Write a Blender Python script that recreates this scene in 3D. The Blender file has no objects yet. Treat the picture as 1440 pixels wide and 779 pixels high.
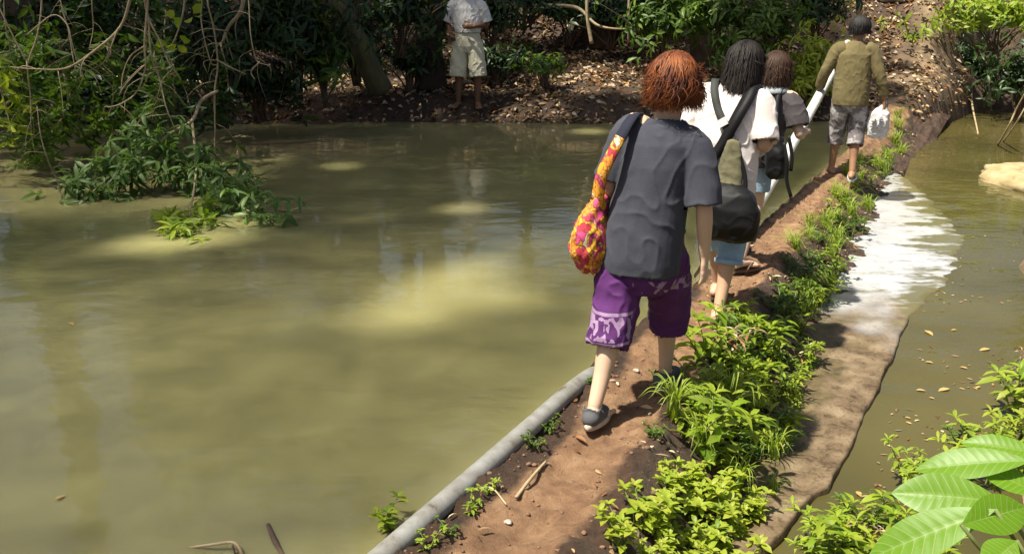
import bpy, bmesh, math, random
import numpy as np
from mathutils import Vector, Matrix, noise
random.seed(7); rng = np.random.default_rng(7)
sc = bpy.context.scene; C = sc.collection
R = math.radians

# ---------------------------------------------------------------- camera, sky, sun, exposure
PITCH, CAMZ, FPX = R(17), 1.8, 1300.0
cd = bpy.data.cameras.new('camera'); cam = bpy.data.objects.new('camera', cd); C.objects.link(cam)
cam.location = (0, 0, CAMZ); cam.rotation_euler = (R(90) - PITCH, 0, 0)
cd.sensor_width = 36; cd.lens = 36 * FPX / 1440; cd.clip_start = .05; cd.clip_end = 400
sc.camera = cam
S = Vector((-.86, -.42, 0)).normalized() * math.cos(R(64)) + Vector((0, 0, math.sin(R(64))))
w = bpy.data.worlds.new('World'); sc.world = w; w.use_nodes = True
nt = w.node_tree; bg = nt.nodes['Background']; sky = nt.nodes.new('ShaderNodeTexSky')
sky.sky_type = 'NISHITA'; sky.sun_disc = False; sky.sun_elevation = R(64); sky.sun_rotation = math.atan2(S.x, S.y)
sky.air_density = 1.0; sky.dust_density = 4; sky.ozone_density = 1.0
nt.links.new(sky.outputs[0], bg.inputs[0]); bg.inputs[1].default_value = .055
sl = bpy.data.lights.new('sun', 'SUN'); sun = bpy.data.objects.new('sun', sl); C.objects.link(sun)
sl.energy = 5.0; sl.angle = R(1.3); sl.color = (1, .94, .82)
sun.rotation_euler = (-S).to_track_quat('-Z', 'Y').to_euler(); sun.location = (-8, -4, 20)
sc.view_settings.view_transform = 'Standard'; sc.view_settings.look = 'None'
sc.view_settings.exposure = 1.05; sc.view_settings.gamma = 1
sc.cycles.use_denoising = True
sc.cycles.max_bounces = 8; sc.cycles.transparent_max_bounces = 8
sc.cycles.sample_clamp_indirect = 4

# ---------------------------------------------------------------- pixels of the photograph to places
def ray(px, py):
    x = (px - 720) / FPX; y = (389.5 - py) / FPX
    c, s_ = math.cos(PITCH), math.sin(PITCH)
    return Vector((x, c + y * s_, -s_ + y * c))
def atz(px, py, z):
    r = ray(px, py); return Vector((0, 0, CAMZ)) + r * ((z - CAMZ) / r.z)
def aty(px, py, d):
    r = ray(px, py); return Vector((0, 0, CAMZ)) + r * (d / r.y)

# ---------------------------------------------------------------- mesh helpers
class MB:
    def __init__(s): s.v = []; s.f = []; s.m = []
    def add(s, vs, fs, mi=0):
        o = len(s.v); s.v += [tuple(v) for v in vs]
        s.f += [tuple(i + o for i in f) for f in fs]; s.m += [mi] * len(fs)
    def np(s, V, F, mi=0):
        o = len(s.v); s.v += V.reshape(-1, 3).tolist(); s.f += (F + o).tolist(); s.m += [mi] * len(F)
    def mesh(s, name='m', smooth=True):
        me = bpy.data.meshes.new(name); me.from_pydata(s.v, [], s.f)
        if s.f:
            me.polygons.foreach_set('material_index', s.m)
            me.polygons.foreach_set('use_smooth', [smooth] * len(s.f))
        me.update(); return me
def link(name, me, mats=None, parent=None):
    o = bpy.data.objects.new(name, me); C.objects.link(o)
    if mats is not None:
        me.materials.clear()
        for m in (mats if isinstance(mats, (list, tuple)) else [mats]): me.materials.append(m)
    if parent: o.parent = parent
    return o
def tag(o, label=None, cat=None, group=None, kind=None):
    if label: o['label'] = label
    if cat: o['category'] = cat
    if group: o['group'] = group
    if kind: o['kind'] = kind
    return o
def empty(name, loc=(0, 0, 0), rz=0, **k):
    o = bpy.data.objects.new(name, None); C.objects.link(o); o.location = loc; o.rotation_euler = (0, 0, rz)
    o.empty_display_size = .1; return tag(o, **k)
def copy_tree(o, parent=None):
    c = o.copy(); C.objects.link(c)
    if parent: c.parent = parent
    for ch in [x for x in o.children]: copy_tree(ch, c)
    return c
def sm(x, a, b):
    t = min(1, max(0, (x - a) / (b - a))); return t * t * (3 - 2 * t)
def fbm(x, y, z=0, o=4): return noise.fractal(Vector((x, y, z)), 1.0, 2.0, o)
def spline(pts, k=6):
    P = [Vector(p) for p in pts]
    if len(P) < 3: return [P[0].lerp(P[1], i / k) for i in range(k + 1)]
    Q = [P[0] * 2 - P[1]] + P + [P[-1] * 2 - P[-2]]; out = []
    for i in range(1, len(Q) - 2):
        a, b, c, d = Q[i - 1:i + 3]
        for j in range(k):
            t = j / k
            out.append(.5 * ((2 * b) + (c - a) * t + (2 * a - 5 * b + 4 * c - d) * t * t + (3 * b - a - 3 * c + d) * t ** 3))
    return out + [P[-1]]
def sample(vals, n):
    return [float(x) for x in np.interp(np.linspace(0, len(vals) - 1, n), range(len(vals)), vals)]
def tube(B, pts, rad, n=10, k=5, mi=0, cap=True, flat=1.0, rnd=False, up=None):
    """tapered tube along a smooth path; rnd rounds both ends"""
    P = spline(pts, k) if k else [Vector(p) for p in pts]
    rr = sample(rad, len(P)) if isinstance(rad, (list, tuple)) else [rad] * len(P)
    if rnd:
        d0 = (P[0] - P[1]).normalized(); d1 = (P[-1] - P[-2]).normalized(); a, b, ra, rb = P[0], P[-1], rr[0], rr[-1]
        P = [a + d0 * ra * .98, a + d0 * ra * .85, a + d0 * ra * .5] + P + [b + d1 * rb * .5, b + d1 * rb * .85, b + d1 * rb * .98]
        rr = [ra * .15, ra * .53, ra * .87] + rr + [rb * .87, rb * .53, rb * .15]
    T = [(P[min(i + 1, len(P) - 1)] - P[max(i - 1, 0)]).normalized() for i in range(len(P))]
    u = Vector(up) if up else (Vector((0, 0, 1)) if abs(T[0].z) < .9 else Vector((1, 0, 0)))
    vs = []
    for p, t, r in zip(P, T, rr):
        u = (u - t * u.dot(t)).normalized(); v = t.cross(u)
        for i in range(n):
            a = 2 * math.pi * i / n; vs.append(p + u * (r * flat * math.cos(a)) + v * (r * math.sin(a)))
    fs = [(j * n + i, j * n + (i + 1) % n, (j + 1) * n + (i + 1) % n, (j + 1) * n + i) for j in range(len(P) - 1) for i in range(n)]
    if cap: fs += [tuple(range(n))[::-1], tuple((len(P) - 1) * n + i for i in range(n))]
    B.add(vs, fs, mi)
def ell(B, c, r, rot=None, nu=16, nv=10, mi=0):
    c = Vector(c); vs = [(0, 0, r[2])]
    for j in range(1, nv):
        a = math.pi * j / nv
        for i in range(nu):
            b = 2 * math.pi * i / nu; vs.append((r[0] * math.sin(a) * math.cos(b), r[1] * math.sin(a) * math.sin(b), r[2] * math.cos(a)))
    vs.append((0, 0, -r[2]))
    vs = [c + (rot @ Vector(v) if rot else Vector(v)) for v in vs]
    fs = [(0, 1 + i, 1 + (i + 1) % nu) for i in range(nu)]
    for j in range(nv - 2):
        fs += [(1 + j * nu + i, 1 + (j + 1) * nu + i, 1 + (j + 1) * nu + (i + 1) % nu, 1 + j * nu + (i + 1) % nu) for i in range(nu)]
    L = len(vs) - 1; fs += [(L, L - nu + (i + 1) % nu, L - nu + i) for i in range(nu)]
    B.add(vs, fs, mi)
def loft(B, rings, n=24, mi=0, sq=2.3):
    """closed loft through (cx,cy,cz,rx,ry) rounded-square rings"""
    vs = []
    for (x, y, z, rx, ry) in rings:
        for i in range(n):
            a = 2 * math.pi * i / n; ca, sa = math.cos(a), math.sin(a)
            k = (abs(ca) ** sq + abs(sa) ** sq) ** (-1 / sq)
            vs.append((x + rx * k * ca, y + ry * k * sa, z))
    fs = [(j * n + i, j * n + (i + 1) % n, (j + 1) * n + (i + 1) % n, (j + 1) * n + i) for j in range(len(rings) - 1) for i in range(n)]
    fs += [tuple(range(n))[::-1], tuple((len(rings) - 1) * n + i for i in range(n))]
    B.add(vs, fs, mi)
def evald(me, mods):
    o = bpy.data.objects.new('tmp', me); C.objects.link(o)
    for ty, kw in mods:
        m = o.modifiers.new('m', ty)
        for k, v in kw.items(): setattr(m, k, v)
    dg = bpy.context.evaluated_depsgraph_get(); dg.update()
    r = bpy.data.meshes.new_from_object(o.evaluated_get(dg)); bpy.data.objects.remove(o)
    return r
def remesh(B, vox, it=6):
    me = evald(B.mesh(), [('REMESH', dict(mode='VOXEL', voxel_size=vox)), ('SMOOTH', dict(factor=.5, iterations=it))])
    me.polygons.foreach_set('use_smooth', [True] * len(me.polygons)); return me
def co_of(me):
    a = np.empty(len(me.vertices) * 3); me.vertices.foreach_get('co', a); return a.reshape(-1, 3)
def displace(me, fn):
    n = len(me.vertices); nn = np.empty(n * 3); me.vertices.foreach_get('normal', nn); nn = nn.reshape(-1, 3); co = co_of(me)
    d = np.array([fn(Vector(c)) for c in co]); co = co + nn * d[:, None]
    me.vertices.foreach_set('co', co.ravel()); me.update()
def open_ends(me, cuts, thick=.005):
    """cut the closed ends of a garment (point, outward direction, reach) and give the cloth a thickness"""
    bm = bmesh.new(); bm.from_mesh(me); kill = set(); cen = {f: f.calc_center_median() for f in bm.faces}
    for p, d, r in cuts:
        p = Vector(p); dn = Vector(d).normalized()
        cand = {f for f in bm.faces if (cen[f] - p).dot(dn) > 0 and (cen[f] - p).length < r and f.normal.dot(dn) > .45}
        if not cand: continue
        st = min(cand, key=lambda f: (cen[f] - p - dn * .012).length); todo = [st]; seen = {st}
        while todo:                                      # only the cap itself, never the cloth beside it
            f = todo.pop()
            for e in f.edges:
                for g in e.link_faces:
                    if g in cand and g not in seen: seen.add(g); todo.append(g)
        kill |= seen
    bmesh.ops.delete(bm, geom=list(kill), context='FACES'); bm.to_mesh(me); bm.free()
    r = evald(me, [('SOLIDIFY', dict(thickness=thick, offset=-1))])
    r.polygons.foreach_set('use_smooth', [True] * len(r.polygons)); return r

# ---------------------------------------------------------------- foliage helpers (all numpy)
def unit(a): return a / np.maximum(np.linalg.norm(a, axis=-1, keepdims=True), 1e-9)
def leaves(B, P, D, N, L, W, droop=.25, fold=.18, mi=0, prof=(.10, .85, .8, .03), simple=False):
    """leaves at P growing along D, N the leaf's upper side, lengths L, widths W"""
    P = np.asarray(P, float).reshape(-1, 3); n = len(P)
    if n == 0: return
    D = unit(np.asarray(D, float).reshape(-1, 3)); N = np.asarray(N, float).reshape(-1, 3)
    N = unit(N - D * (N * D).sum(1, keepdims=True)); X = np.cross(D, N)
    L = np.broadcast_to(np.asarray(L, float), (n,))[:, None]; W = np.broadcast_to(np.asarray(W, float), (n,))[:, None]
    if simple:
        V = np.stack([P, P + D * L * .5 + X * W * .5, P + D * L - N * L * droop * .5, P + D * L * .5 - X * W * .5], 1)
        F = np.arange(n)[:, None] * 4 + np.arange(4)[None]
    else:
        st = (0, .35, .7, 1.0); rows = []
        for u, wd in zip(st, prof):
            c = P + D * L * u * (1 - .25 * droop * u) - N * L * droop * u * u
            h = X * W * wd * .5; up = N * W * wd * fold
            rows += [c + h + up, c, c - h + up]
        V = np.stack(rows, 1)
        q = [(3 * j + i, 3 * j + i + 1, 3 * j + i + 4, 3 * j + i + 3) for j in range(3) for i in range(2)]
        F = (np.arange(n)[:, None, None] * 12 + np.array(q)[None]).reshape(-1, 4)
    B.np(V, F, mi)
def rdir(n, zlo=-1, zhi=1):
    z = rng.uniform(zlo, zhi, n); a = rng.uniform(0, 2 * np.pi, n); r = np.sqrt(1 - z * z)
    return np.stack([r * np.cos(a), r * np.sin(a), z], 1)

# ---------------------------------------------------------------- materials
def mat(name):
    m = bpy.data.materials.new(name); m.use_nodes = True
    return m, m.node_tree, m.node_tree.nodes['Principled BSDF']
def N(nt, ty, **k):
    n = nt.nodes.new(ty)
    for a, b in k.items():
        if a.startswith('i_'): n.inputs[a[2:].replace('_', ' ')].default_value = b
        else: setattr(n, a, b)
    return n
def ramp(nt, fac, stops, mode='LINEAR'):
    r = nt.nodes.new('ShaderNodeValToRGB'); r.color_ramp.interpolation = mode; e = r.color_ramp.elements
    while len(e) < len(stops): e.new(.5)
    for el, (p, c) in zip(e, stops): el.position = p; el.color = (*c, 1) if len(c) == 3 else c
    if fac is not None: nt.links.new(fac, r.inputs[0])
    return r.outputs[0]
def coords(nt, scale=(1, 1, 1), kind='Object'):
    t = N(nt, 'ShaderNodeTexCoord'); m = N(nt, 'ShaderNodeMapping'); m.inputs['Scale'].default_value = scale
    nt.links.new(t.outputs[kind], m.inputs[0]); return m.outputs[0]
def noi(nt, vec, scale, detail=5, rough=.6, dist=0):
    n = N(nt, 'ShaderNodeTexNoise'); n.inputs['Scale'].default_value = scale; n.inputs['Detail'].default_value = detail
    n.inputs['Roughness'].default_value = rough; n.inputs['Distortion'].default_value = dist
    nt.links.new(vec, n.inputs['Vector']); return n.outputs[0]
def bump(nt, p, h, strength, dist=.01):
    b = N(nt, 'ShaderNodeBump'); b.inputs['Distance'].default_value = dist
    if isinstance(strength, (int, float)): b.inputs['Strength'].default_value = strength
    else: nt.links.new(strength, b.inputs['Strength'])
    nt.links.new(h, b.inputs['Height']); nt.links.new(b.outputs[0], p.inputs['Normal'])
def mix(nt, fac, a, b, blend='MIX'):
    m = N(nt, 'ShaderNodeMix', data_type='RGBA', blend_type=blend)
    for i, v in ((0, fac), (6, a), (7, b)):
        if isinstance(v, (int, float)): m.inputs[i].default_value = v
        elif isinstance(v, tuple): m.inputs[i].default_value = (*v, 1)
        else: nt.links.new(v, m.inputs[i])
    return m.outputs[2]
def math_(nt, op, a, b=0.0):
    m = N(nt, 'ShaderNodeMath', operation=op)
    for i, v in ((0, a), (1, b)):
        if isinstance(v, (int, float)): m.inputs[i].default_value = v
        else: nt.links.new(v, m.inputs[i])
    return m.outputs[0]
def plain(name, c1, c2=None, scale=8, rough=.7, bs=30, bstr=.3, sc3=(1, 1, 1), bd=.01, spec=.5):
    m, nt, p = mat(name); v = coords(nt, sc3); c2 = c2 or tuple(x * .7 for x in c1)
    nt.links.new(ramp(nt, noi(nt, v, scale), [(.3, c2), (.7, c1)]), p.inputs['Base Color'])
    p.inputs['Roughness'].default_value = rough; p.inputs['Specular IOR Level'].default_value = spec
    if bstr: bump(nt, p, noi(nt, v, bs, 6), bstr, bd)
    return m
def leafmat(name, cols, trans=.35, rough=.45, veins=0):
    """leaf: colour varies from leaf to leaf, light passes through the blade"""
    m, nt, p = mat(name); g = N(nt, 'ShaderNodeNewGeometry')
    col = ramp(nt, g.outputs['Random Per Island'], [(i / max(1, len(cols) - 1), c) for i, c in enumerate(cols)])
    nt.links.new(col, p.inputs['Base Color']); p.inputs['Roughness'].default_value = rough
    p.inputs['Specular IOR Level'].default_value = .35
    t = N(nt, 'ShaderNodeBsdfTranslucent'); ms = N(nt, 'ShaderNodeMixShader'); ms.inputs[0].default_value = trans
    tc = mix(nt, 1.0, col, (1.25, 1.35, .5), 'MULTIPLY'); nt.links.new(tc, t.inputs[0])
    nt.links.new(p.outputs[0], ms.inputs[1]); nt.links.new(t.outputs[0], ms.inputs[2])
    nt.links.new(ms.outputs[0], nt.nodes['Material Output'].inputs[0]); return m
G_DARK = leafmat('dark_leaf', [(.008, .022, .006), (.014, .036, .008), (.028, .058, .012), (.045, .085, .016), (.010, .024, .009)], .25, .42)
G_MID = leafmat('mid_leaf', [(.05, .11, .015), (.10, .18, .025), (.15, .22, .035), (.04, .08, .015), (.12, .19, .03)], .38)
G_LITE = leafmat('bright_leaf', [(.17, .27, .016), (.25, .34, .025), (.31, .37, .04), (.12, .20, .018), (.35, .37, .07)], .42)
G_GRASS = leafmat('grass_blade', [(.22, .33, .03), (.32, .38, .06), (.16, .26, .03)], .42)
G_YEL = leafmat('yellow_green_leaf', [(.28, .36, .025), (.36, .39, .05), (.22, .32, .025)], .45)
CANOPY = leafmat('canopy_leaf', [(.035, .075, .015), (.06, .11, .02), (.08, .13, .025)], .25)
LITTER = leafmat('dry_leaf', [(.06, .028, .014), (.18, .08, .03), (.42, .28, .14), (.03, .018, .012), (.62, .50, .34), (.10, .045, .02), (.30, .13, .045), (.55, .38, .20), (.045, .025, .015), (.66, .56, .40)], .12, .5)
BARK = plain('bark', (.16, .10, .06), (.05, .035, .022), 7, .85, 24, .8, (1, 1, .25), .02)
MOSSBARK = plain('mossy_bark', (.10, .09, .03), (.03, .028, .015), 6, .9, 30, .8, (1, 1, .35), .02)
TWIG = plain('pale_twig', (.46, .37, .22), (.22, .15, .08), 9, .75, 40, .4)
STEM = plain('green_stem', (.14, .18, .05), (.09, .10, .03), 12, .6, 40, .2)

# ---------------------------------------------------------------- lie of the land
A0 = Vector((-.42, 2.70)); U = Vector((.47, .883)).normalized(); NR = Vector((U.y, -U.x))
ZL, ZR = -.10, -.30                                      # pond and spillway water levels
def dam(x, y):
    q = Vector((x, y)) - A0; return q.dot(U), q.dot(NR)
def W3(s, t, z=0.0): 
    p = A0 + U * s + NR * t; return Vector((p.x, p.y, z))
def tr(s): return float(np.interp(s, [-3, 1, 1.9, 3.5, 9, 11, 15], [1.5, .95, .86, .78, .52, .52, .62]))
def banks(x, y):
    s, t = dam(x, y); n = .25 * fbm(x * .6, y * .6, 3)
    sh = 14.35 + 3.4 * sm(t, .25, 1.25) - .5 * sm(-x, 2.5, 6) + n
    return y - sh, -7.3 - x + n, 1.5 - y + n, t - 2.22 + .7 * n + .12 * fbm(x * 2.5, y * 2.5, 60)
def bankh(b, slope):
    return -.8 + .7 * sm(b, -.7, 0) + .26 * sm(b, -.05, .45) + slope * max(0, b - .1)
def terrain_h(x, y):
    f, l, nb, r = banks(x, y)
    h = max(bankh(f, .22) + .33 * max(0, f - 2.2) * sm(f, 2.2, 4), bankh(l, .12), bankh(nb, .04), bankh(r, .10))
    s, t = dam(x, y)
    if f > 0: h += 1.1 * sm(f, 2.0, 3.6) * sm(t, -.8, .4) * sm(t, 2.8, .8) * .5
    h = min(h, 2.7) + .06 * fbm(x * 1.3, y * 1.3, 1) + .03 * fbm(x * 5, y * 5, 2)
    return h
def axis(a, b, c, d, st):
    i = np.arange(a, b + st / 2, st); k = np.array([.5, 1.2, 2.5, 5, 10, 20, 40])
    return np.concatenate([(a - k[k <= c])[::-1], i, b + k[k <= d]])
xs = axis(-9, 13, 40, 40, .16); ys = axis(-1, 22, 20, 40, .16)
B = MB(); B.v = [(x, y, terrain_h(x, y)) for y in ys for x in xs]; nx = len(xs)
B.f = [(j * nx + i, j * nx + i + 1, (j + 1) * nx + i + 1, (j + 1) * nx + i) for j in range(len(ys) - 1) for i in range(nx - 1)]
B.m = [0] * len(B.f)
def ramp_track(x, y):
    s, t = dam(x, y); return max(sm(t, 1.75, 1.95) * sm(t, 3.2, 2.6) * .75 * sm(y, 15.5, 13), sm(s, 12, 14) * sm(t, -.5, .2) * sm(t, 1.3, .5) * sm(y, 20.5, 19))
me_t = B.mesh(); at_ = me_t.attributes.new('track', 'FLOAT', 'POINT'); at_.data.foreach_set('value', [min(1, ramp_track(a[0], a[1]) * max(0, .55 + 1.1 * fbm(a[0] * 2, a[1] * 2, 41))) for a in B.v])
m, nt, p = mat('bank_soil'); v = coords(nt); tk = N(nt, 'ShaderNodeAttribute', attribute_name='track')
c = ramp(nt, noi(nt, v, 2.5, 8), [(.3, (.022, .013, .008)), (.5, (.05, .028, .015)), (.75, (.12, .068, .034))])
c = mix(nt, tk.outputs['Fac'], c, ramp(nt, noi(nt, v, 5, 8), [(.3, (.12, .075, .04)), (.7, (.34, .25, .145))]))
nt.links.new(c, p.inputs['Base Color']); p.inputs['Roughness'].default_value = .85
bump(nt, p, noi(nt, v, 14, 8, .7), .7, .05)
tag(link('terrain', me_t, m), kind='structure')

# the muddy dam crest
PRINTS = [(-.9 + .42 * i + .06 * math.sin(i * 5), .30 + (.07 if i % 2 else -.06) + .03 * math.sin(i * 3.3), .016) for i in range(20)] + [(-.6 + .55 * i, .24 + .17 * ((i * 7) % 5) / 5, .012) for i in range(14)]
PATHW = lambda s: tr(s) - .40
def dam_h(s, t):
    e0, e1 = PATHW(s), tr(s) + .06
    h = -.55 * sm(-t, .0, .22) - .33 * (1 - (1 - min(1, max(0, (t - e0) / (e1 - e0)))) ** 1.6)
    if t > e1: h -= .5 * (t - e1) * 2
    p = W3(s, t); on = sm(t, -.05, .08) * sm(t, e1, e0)
    c = .5 * (e0 + .08)
    h += -.035 * math.exp(-((t - c) / .13) ** 2) + .02
    h += (.045 * fbm(p.x * 3.2, p.y * 3.2, 5, 3) + .03 * fbm(p.x * 9, p.y * 9, 6, 4) + .014 * fbm(p.x * 26, p.y * 26, 7, 3)) * (.35 + .65 * sm(abs(t - c), .05, .22))
    for (fs, ft, fd) in PRINTS:
        if abs(s - fs) < .2: e = ((s - fs) / .125) ** 2 + ((t - ft) / .05) ** 2; h -= fd * max(0, 1 - e) ** .6 if e < 1 else -.006 * max(0, 1 - abs(e - 1.35) / .35)
    return h + .22 * sm(s, 11.5, 15)
ss = np.concatenate([np.arange(-2.6, 4, .022), np.arange(4, 9, .04), np.arange(9, 16.5, .07)])
tt = np.linspace(0, 1, 84); B = MB(); wet = []
for s in ss:
    for q in tt:
        t = -.32 + q * (tr(s) + .16 + .32)
        P_ = W3(s, t, dam_h(s, t)); B.v.append(tuple(P_))
        c = .5 * (PATHW(s) + .08)
        wet.append(min(1, max(0, 1 - (t + .3) / .35) * .6 + sm(abs(t - c + .06 * fbm(s * 1.5, 0, 3)), .10, .24) + .25 * fbm(P_.x * 2.5, P_.y * 2.5, 12)))
nq = len(tt); B.f = [(j * nq + i, j * nq + i + 1, (j + 1) * nq + i + 1, (j + 1) * nq + i) for j in range(len(ss) - 1) for i in range(nq - 1)]; B.m = [0] * len(B.f)
me = B.mesh(); at_ = me.attributes.new('mud', 'FLOAT', 'POINT'); at_.data.foreach_set('value', wet)
m, nt, p = mat('trodden_mud'); v = coords(nt); a = N(nt, 'ShaderNodeAttribute', attribute_name='mud')
dry = ramp(nt, noi(nt, v, 7, 10, .7), [(.28, (.12, .058, .026)), (.45, (.23, .122, .058)), (.58, (.33, .19, .095)), (.74, (.43, .275, .155))])
drk = ramp(nt, noi(nt, v, 11, 8, .7), [(.3, (.03, .017, .010)), (.6, (.085, .047, .026)), (.8, (.16, .09, .05))])
f = math_(nt, 'ADD', a.outputs['Fac'], math_(nt, 'MULTIPLY', math_(nt, 'SUBTRACT', noi(nt, v, 6, 8, .7), .5), 1.5))
fr = ramp(nt, f, [(.25, (0, 0, 0)), (.7, (1, 1, 1))])
nt.links.new(mix(nt, fr, dry, drk), p.inputs['Base Color'])
nt.links.new(ramp(nt, fr, [(0, (.8,) * 3), (1, (.5,) * 3)]), p.inputs['Roughness'])
bump(nt, p, noi(nt, v, 30, 12, .8), 1.0, .03)
tag(link('muddy_path', me, m), kind='structure')

# ---------------------------------------------------------------- water
def water(name, poly, z, cols, murk, bstr, rough):
    B = MB(); B.add([(x, y, z) for x, y in poly], [tuple(range(len(poly)))])
    m, nt, p = mat(name + '_surface'); v = coords(nt)
    nt.links.new(ramp(nt, noi(nt, v, .5, 3), [(.3, cols[0]), (.7, cols[1])]), p.inputs['Base Color'])
    p.inputs['Roughness'].default_value = rough; p.inputs['IOR'].default_value = 1.33
    if murk: p.inputs['Subsurface Weight'].default_value = 1; p.inputs['Subsurface Radius'].default_value = (1, .85, .5); p.inputs['Subsurface Scale'].default_value = murk
    v2 = coords(nt, (1, 1.5, 1))
    h = math_(nt, 'ADD', math_(nt, 'MULTIPLY', noi(nt, v2, 1.6, 2, .5, .4), 1.0), math_(nt, 'MULTIPLY', noi(nt, v2, 7.5, 2, .5, .3), .22))
    mod = noi(nt, v, .45, 2); b = N(nt, 'ShaderNodeBump'); b.inputs['Distance'].default_value = .05
    nt.links.new(math_(nt, 'MULTIPLY', ramp(nt, mod, [(.38, (.25,) * 3), (.62, (1,) * 3)]), bstr), b.inputs['Strength'])
    nt.links.new(h, b.inputs['Height']); nt.links.new(b.outputs[0], p.inputs['Normal'])
    return tag(link(name, B.mesh(smooth=False), m), kind='structure')
c0, c1 = W3(-3, -.02), W3(15.5, -.02)
water('pond_water', [(-14, 0), (c0.x, c0.y), (c1.x, c1.y), (c1.x, 17), (-14, 17)], ZL, [(.215, .199, .085), (.25, .233, .104)], .09, .30, .03)
d0, d1, e0, e1 = W3(-3, tr(-3) - .25), W3(15.5, tr(15.5) - .25), W3(-3, 3), W3(15.5, 4)
water('spillway_water', [(d0.x, d0.y), (e0.x, e0.y), (e1.x, e1.y), (e1.x, 20), (d1.x, 20), (d1.x, d1.y)], ZR, [(.050, .044, .014), (.095, .080, .024)], None, .55, .04)

# concrete ledge beside the dam, sky glare painted white on its awash far end
edge = [(.95, 1.0), (1.2, 1.06), (1.47, 1.10), (1.62, 1.12), (1.66, 1.17), (2.4, 1.19), (3.27, 1.22), (4.3, 1.23), (4.8, 1.33), (5.3, 1.45), (6.1, 1.50), (6.8, 1.50), (7.5, 1.34), (8.2, 1.13), (9.28, .83), (9.9, .56)]  # far bulge follows the outline of the painted glare
B = MB(); rows = []; nT = 40; S_ = np.arange(.75, 9.9, .05)
pale = []; fade = []; moss = []
def ledge_z(s, t): 
    q = W3(s, t); n = fbm(q.x * 2.2, q.y * 2.2, 9) 
    u = (t - tr(s)) / max(.1, float(np.interp(s, [e[0] for e in edge], [e[1] for e in edge])) - tr(s)); far = sm(s, 3.6, 5)
    return -.268 - .022 * far + (.014 * n + .013 * fbm(q.x * 9, q.y * 9, 4, 5)) * (1 - .93 * far) - .02 * sm(u + .10 * fbm(q.x * 3, q.y * 7, 14), .86, 1.0) * far
for s in S_:
    a = tr(s) - .12; b = float(np.interp(s, [e[0] for e in edge], [e[1] for e in edge])) + .02 * fbm(s * 3, 1, 1)
    for i in range(nT):
        q = i / (nT - 4) if i < nT - 3 else 1.0
        t = a + (b - a) * min(1, q); z = ledge_z(s, t)
        if i == nT - 3: z -= .012; t += .006
        if i == nT - 2: z -= .09; t += .012
        if i == nT - 1: z = -.75; t += .02
        B.v.append(tuple(W3(s, t, z))); pale.append(sm(s + .9 * fbm(s * 1.5, t * 2.5, 2), 3.7, 5.3)); q2 = W3(s, t); fade.append(sm(min(1, q) + .32 * fbm(q2.x * 1.6, q2.y * 1.6, 9) + .55 * fbm(q2.x * 2.2, q2.y * 9, 14, 6), .34, .98) * sm(s, 3.6, 4.6)); moss.append(sm(.42 - q + .35 * fbm(q2.x * 4, q2.y * 4, 31), .0, .35) * sm(6.0, 4.0, s) if False else sm(.62 - q + .7 * fbm(q2.x * 4, q2.y * 4, 31), 0, .35) * (1 - sm(s, 3.6, 5.0)))
B.f = [(j * nT + i, j * nT + i + 1, (j + 1) * nT + i + 1, (j + 1) * nT + i) for j in range(len(S_) - 1) for i in range(nT - 1)]; B.m = [0] * len(B.f)
me = B.mesh(); at_ = me.attributes.new('sky_glare', 'FLOAT', 'POINT'); at_.data.foreach_set('value', pale); at_ = me.attributes.new('water_fade', 'FLOAT', 'POINT'); at_.data.foreach_set('value', fade); at_ = me.attributes.new('moss', 'FLOAT', 'POINT'); at_.data.foreach_set('value', moss)
m, nt, p = mat('wet_concrete'); v = coords(nt); a = N(nt, 'ShaderNodeAttribute', attribute_name='sky_glare')
n1 = noi(nt, v, 6.5, 12, .82)
c1_ = ramp(nt, n1, [(.36, (.025, .016, .008)), (.45, (.09, .058, .028)), (.54, (.19, .14, .08)), (.74, (.33, .265, .175))])
glare_c = ramp(nt, noi(nt, v, 3.5, 9, .7), [(.30, (.20, .18, .13)), (.44, (.38, .385, .38)), (.7, (.47, .48, .49))])  # white reflection of the sky put into the concrete's colour
spots = ramp(nt, noi(nt, v, 26, 4, .7), [(.53, (0, 0, 0)), (.60, (1, 1, 1))])
base = mix(nt, math_(nt, 'MULTIPLY', spots, .85), mix(nt, a.outputs['Fac'], c1_, glare_c), (.12, .075, .04))
al = N(nt, 'ShaderNodeAttribute', attribute_name='water_fade'); alf = math_(nt, 'ADD', al.outputs['Fac'], math_(nt, 'MULTIPLY', math_(nt, 'SUBTRACT', noi(nt, coords(nt, (1, 3.2, 1)), 8, 7, .72), .5), 1.3)); alr = ramp(nt, alf, [(.25, (0, 0, 0)), (.8, (1, 1, 1))]); mo = N(nt, 'ShaderNodeAttribute', attribute_name='moss'); base = mix(nt, mo.outputs['Fac'], base, ramp(nt, noi(nt, v, 16, 6, .7), [(.35, (.045, .035, .014)), (.65, (.14, .10, .045))]))  # glare fades into painted water streaks towards the rim
nt.links.new(mix(nt, alr, mix(nt, a.outputs['Fac'], base, glare_c), (.13, .115, .05)), p.inputs['Base Color'])
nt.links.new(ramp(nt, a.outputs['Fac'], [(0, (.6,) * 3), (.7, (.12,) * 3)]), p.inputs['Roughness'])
bump(nt, p, noi(nt, v, 22, 8, .7), math_(nt, 'MULTIPLY', math_(nt, 'SUBTRACT', 1.05, a.outputs['Fac']), .6), .015)
tag(link('concrete_ledge', me, m), 'pale stained concrete ledge beside the dam, its far end painted white as sky glare', 'ledge')

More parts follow.
